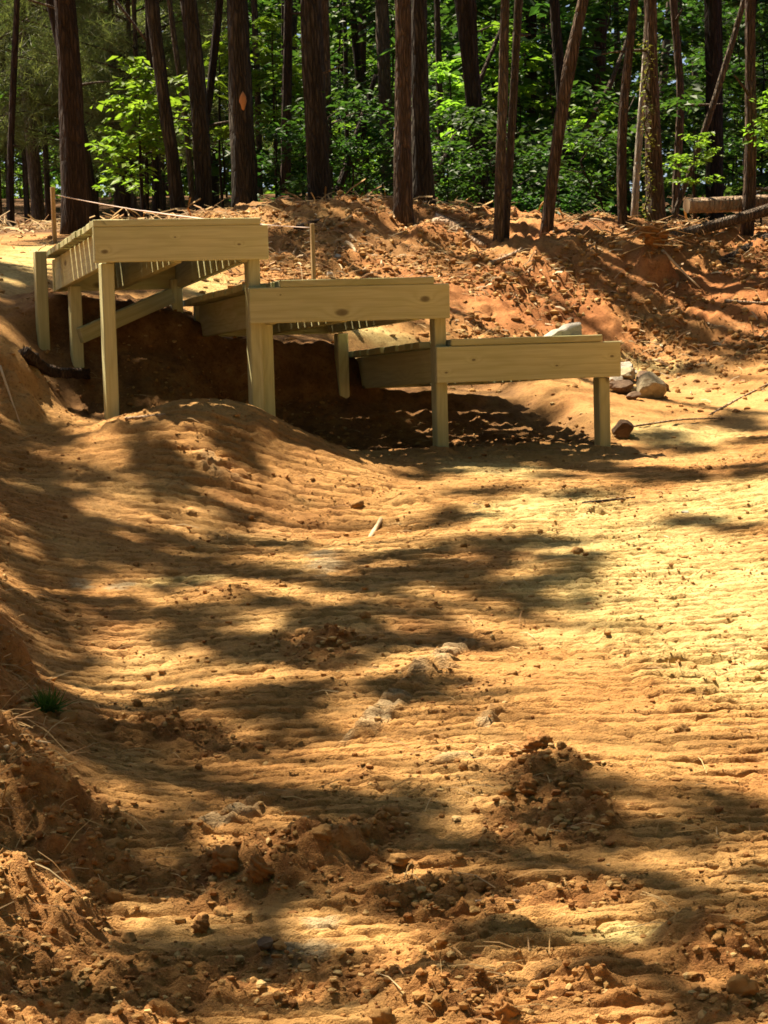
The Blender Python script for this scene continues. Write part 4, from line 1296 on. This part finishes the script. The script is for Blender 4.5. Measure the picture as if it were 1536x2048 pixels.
for k in range(24):
    y_ = rg.uniform(18.5, 30); x_ = rg.uniform(-.20, -.095) * y_
    if any(np.linalg.norm((w_ := np.array([x_, y_, float(macro(x_, y_)) + 3]) - q) - SUN * (w_ @ SUN)) < 1.3 and w_ @ SUN > 0 for q in LIT[:3]): continue
    plant("young_pine", 'pine', k, x_, y_, None, rg.uniform(0, 6.28), rg.uniform(.8, 1.3), "pale needled young pine in the woods at the left", "young pine", "young pines in the left woods")

# the far wood behind everything: one mass of leaves through a deep belt
rg = np.random.default_rng(41)
n = 52000
yb = rg.uniform(40, 60, n); xb = rg.uniform(-17, 17, n)
zb = macro(xb, yb) + 12.5 * rg.uniform(0, 1, n) ** .9
den = fbm(xb * .35, zb * .35 + yb * .2, 44, 3) > -.22
Cb = np.stack([xb, yb, zb], 1)[den | (np.arange(n) % 3 == 0) & (zb < 8)]
Vb, Fb = leaves(Cb, .34, 45, jit=.8, droop=.6, wid=.7)
tag(link("far_woods", mesh_np("far_woods", Vb, Fb, M['leaf_far'], smooth=False)), "mass of green leaves closing off the woods in the distance", "woods", kind='stuff')

# unseen woods beside and behind the viewer, added to block low sky light
rg = np.random.default_rng(61)
n = 34000
reg = rg.integers(0, 5, n)
xw = np.where(reg <= 1, rg.uniform(4.6, 9, n), np.where(reg <= 3, rg.uniform(-9, 9, n), rg.uniform(-12, -7.5, n)))
yw = np.where(reg <= 1, rg.uniform(-6, 15, n), np.where(reg <= 3, rg.uniform(-13, -5, n), rg.uniform(-6, 14, n)))
zw = macro(xw, yw) + np.where(reg <= 3, 14, 9) * rg.uniform(0, 1, n) ** .85
ok = (fbm(xw * .4, zw * .4 + yw * .4, 64, 3) > -.25)
Vw, Fw = leaves(np.stack([xw, yw, zw], 1)[ok], .42, 65, jit=.8, droop=.6, wid=.75)
tag(link("sky_blocking_woods", mesh_np("sky_blocking_woods", Vw, Fw, M['leaf_dark'], smooth=False)), "unseen mass of leaves added round the clearing to block sky light", "woods", kind='stuff')

# ------------------------------------------------------------------ trees beside the trail whose boughs shade it
SHADE = [  # photo px of the shade on the land: x, y, half width, half height, height of the bough, density
    (300, 895, 26, 22, 6.5, 1.9), (330, 935, 34, 24, 6.5, 1.9), (375, 985, 44, 20, 6.7, 1.9), (450, 1035, 50, 16, 6.9, 1.8), (540, 1080, 60, 14, 7.1, 1.7), (490, 900, 24, 22, 6.5, 1.9), (525, 940, 28, 22, 6.5, 1.9), (565, 990, 30, 20, 6.7, 1.8), (90, 1010, 60, 55, 8, 1.7), (200, 1085, 45, 25, 8, 1.4),
    (60, 1110, 90, 60, 8, 1.8), (900, 1120, 150, 32, 10, 1.5), (1000, 1165, 110, 20, 10.5, 1.1), (1130, 1110, 60, 40, 10, 1.4), (1090, 1200, 90, 20, 10, 1.3), (760, 1160, 90, 30, 9.5, 1.2),
    (300, 1240, 140, 22, 9, 1.4), (480, 1290, 150, 28, 9, 1.6), (640, 1300, 110, 45, 9.5, 1.4), (180, 1200, 100, 25, 8.5, 1.3), (60, 1290, 90, 70, 8, 1.9), (700, 1230, 130, 25, 10, 1.2), (850, 1275, 130, 25, 10, 1.5),
    (880, 1385, 160, 18, 10, 1.5), (620, 1400, 190, 40, 9.5, 1.6), (250, 1420, 120, 30, 8.6, 1.4), (80, 1430, 110, 70, 8, 1.9), (430, 1500, 120, 18, 9, 1.1), (1190, 1570, 160, 26, 10.5, 1.5), (1380, 1600, 160, 30, 11, 1.6), (1120, 1620, 110, 40, 10, 1.5), (1300, 1670, 220, 28, 11, 1.6),
    (860, 1640, 140, 40, 10, 1.6), (700, 1610, 110, 22, 9.5, 1.2), (240, 1650, 140, 16, 8.7, 1.3), (90, 1670, 130, 18, 8.5, 1.4), (330, 1760, 150, 35, 9, 1.5), (100, 1780, 140, 35, 8.5, 1.6), (560, 1790, 110, 22, 9.3, 1.4), (860, 1790, 140, 30, 10, 1.4), (700, 1700, 130, 20, 9.6, 1.3), (1060, 1720, 130, 18, 10.3, 1.2),
    (420, 1900, 160, 40, 9, 1.6), (650, 1930, 160, 35, 9.5, 1.5), (120, 1960, 170, 45, 8.6, 1.5), (300, 1990, 120, 30, 9, 1.3), (830, 1960, 120, 30, 10, 1.5), (1030, 1890, 130, 25, 10, 1.3), (1440, 1880, 130, 45, 11, 1.5), (1250, 1950, 120, 22, 10.6, 1.3), (1430, 2010, 120, 30, 11, 1.5), (1400, 1770, 160, 14, 11, 1.2),
    (900, 925, 90, 9, 11, 1.1), (1080, 935, 110, 12, 11, 1.3), (1230, 945, 130, 12, 11.5, 1.5), (1430, 945, 140, 14, 11.5, 1.5), (1180, 985, 100, 8, 11, 1.3), (1380, 1040, 60, 14, 11.5, 1.4), (1480, 1060, 60, 10, 11.5, 1.2), (1380, 895, 120, 10, 11.5, 1.3), (1330, 870, 60, 6, 11.5, 1.2), (1480, 850, 80, 14, 11.5, 1.4), (960, 985, 60, 12, 10.5, 1.0),
    (1440, 735, 60, 16, 12, 1.1), (560, 500, 50, 25, 12, 1.2), (40, 590, 60, 30, 10, 1.3), (130, 480, 70, 10, 10, 1.2), (100, 730, 90, 70, 8.5, 1.6), (130, 660, 60, 30, 9, 1.5), (60, 900, 70, 40, 8.5, 1.4),
    (20, 760, 70, 80, 8, 1.7), (640, 415, 80, 15, 11, 1.5), (900, 445, 70, 15, 12, 1.4), (1200, 745, 25, 8, 12, .8)]
TR = [(-5.2, 7.4), (-4.9, 9.8), (-5.4, 12.6), (-4.9, 15.6)]
TRLAB = ["broad shade tree left of the trail nearest the viewer", "second shade tree along the left bank of the trail",
         "third shade tree on the left bank level with the wooden decks", "shade tree up the left bank behind the wooden decks"]
acc = [[] for _ in TR]
for k, (px, py, rx, ry, hgt, den_) in enumerate(SHADE):
    g = ground_at(px, py); gu = ground_at(px, py - ry); gd = ground_at(px, py + ry)
    c = g + SUN / SUN[2] * hgt
    wx = rx / F_PX * g[1]; wy = max(.08, (gu[1] - gd[1]) / 2)
    j = int(np.argmin([(c[0] - tx) ** 2 * .3 + (c[1] - ty) ** 2 for tx, ty in TR]))
    acc[j].append((c, min(wx * 1.12, 1.3), min(wy * 1.12, 1.3), den_, k))
for k, (w_, a_, b_, den_) in enumerate([(S_(.3, 1.2, 1.95), .45, .42, 1.7), (S_(1.3, 1.35, 1.6), .3, .2, 1.5)]):
    c = w_ + SUN / SUN[2] * 9
    j = int(np.argmin([(c[0] - tx) ** 2 * .3 + (c[1] - ty) ** 2 for tx, ty in TR])); acc[j].append((c, a_, b_, den_, 150 + k))
# stray lighter sprays between
rg = np.random.default_rng(55)
for k in range(110):
    gx, gy = rg.uniform(-2.4, 2.2), rg.uniform(4, 14)
    if gx > .55 and 6.6 < gy < 9.6: continue
    g = np.array([gx, gy, float(macro(gx, gy))]); c = g + SUN / SUN[2] * rg.uniform(8.5, 12)
    j = int(np.argmin([(c[0] - tx) ** 2 * .3 + (c[1] - ty) ** 2 for tx, ty in TR]))
    acc[j].append((c, rg.uniform(.06, .22), rg.uniform(.05, .16), .9, 200 + k))
for j, (tx, ty) in enumerate(TR):
    gz = land1(tx, ty); base = np.array([tx, ty, gz - .15])
    root = empty("shade_tree", base); tag(root, TRLAB[j], "tree", "shade trees along the left of the trail")
    p, rd = resample([(0, 0, 0), (.1, .05, 4), (.3, 0, 8), (.5, .1, 12.5)], [.17, .13, .10, .03], .4)
    parts = [tube(p, rd, 10, .04, j, flare=.25)]
    C = []
    if not acc[j]: acc[j].append((base + [1, 0, 10], .5, .5, 1.0, 999))
    for (c, wx, wy, den_, k) in acc[j]:
        r2 = np.random.default_rng(900 + k)
        nl = int(np.clip(2.7 * den_ * math.pi * wx * wy / (.0030 * .60), 20, 6500))
        q = r2.normal(0, 1, (nl, 2)); rr = np.sqrt(r2.uniform(0, 1, nl)); q = q / np.linalg.norm(q, axis=1)[:, None] * rr[:, None]
        q *= (1 + .35 * np.sin(np.arctan2(q[:, 1], q[:, 0]) * 3 + k))[:, None]
        gg = c - SUN / SUN[2] * (c[2] - 1.0)
        q = q[fbm((gg[0] + q[:, 0] * wx) * 3.8, (gg[1] + q[:, 1] * wy) * 5.0, 95, 3) > -.045]; nl = len(q)       # boughs have gaps
        zz_ = r2.uniform(-.22, .22, nl)
        C.append((c - base) + np.stack([q[:, 0] * wx, q[:, 1] * wy, 0 * zz_], 1) + np.outer(zz_, SUN))
        e = c - base
        z_s = max(2.5, e[2] - 1.6 - r2.uniform(0, 1.5)); i = int(np.argmin(abs(p[:, 2] - min(z_s, 12))))
        m = p[i] * .45 + e * .55 + [0, 0, .5]
        parts.append(tube(*resample([p[i], m, e], [.03, .018, .006], .4), 5, .03, k))
    link("trunk", mesh_np("trunk", *join(parts), M['bark_pine']), root)
    link("crown", mesh_np("crown", *leaves(np.concatenate(C), .098, 70 + j, wid=.62, jit=.5), M['leaf_dark'], smooth=False), root)
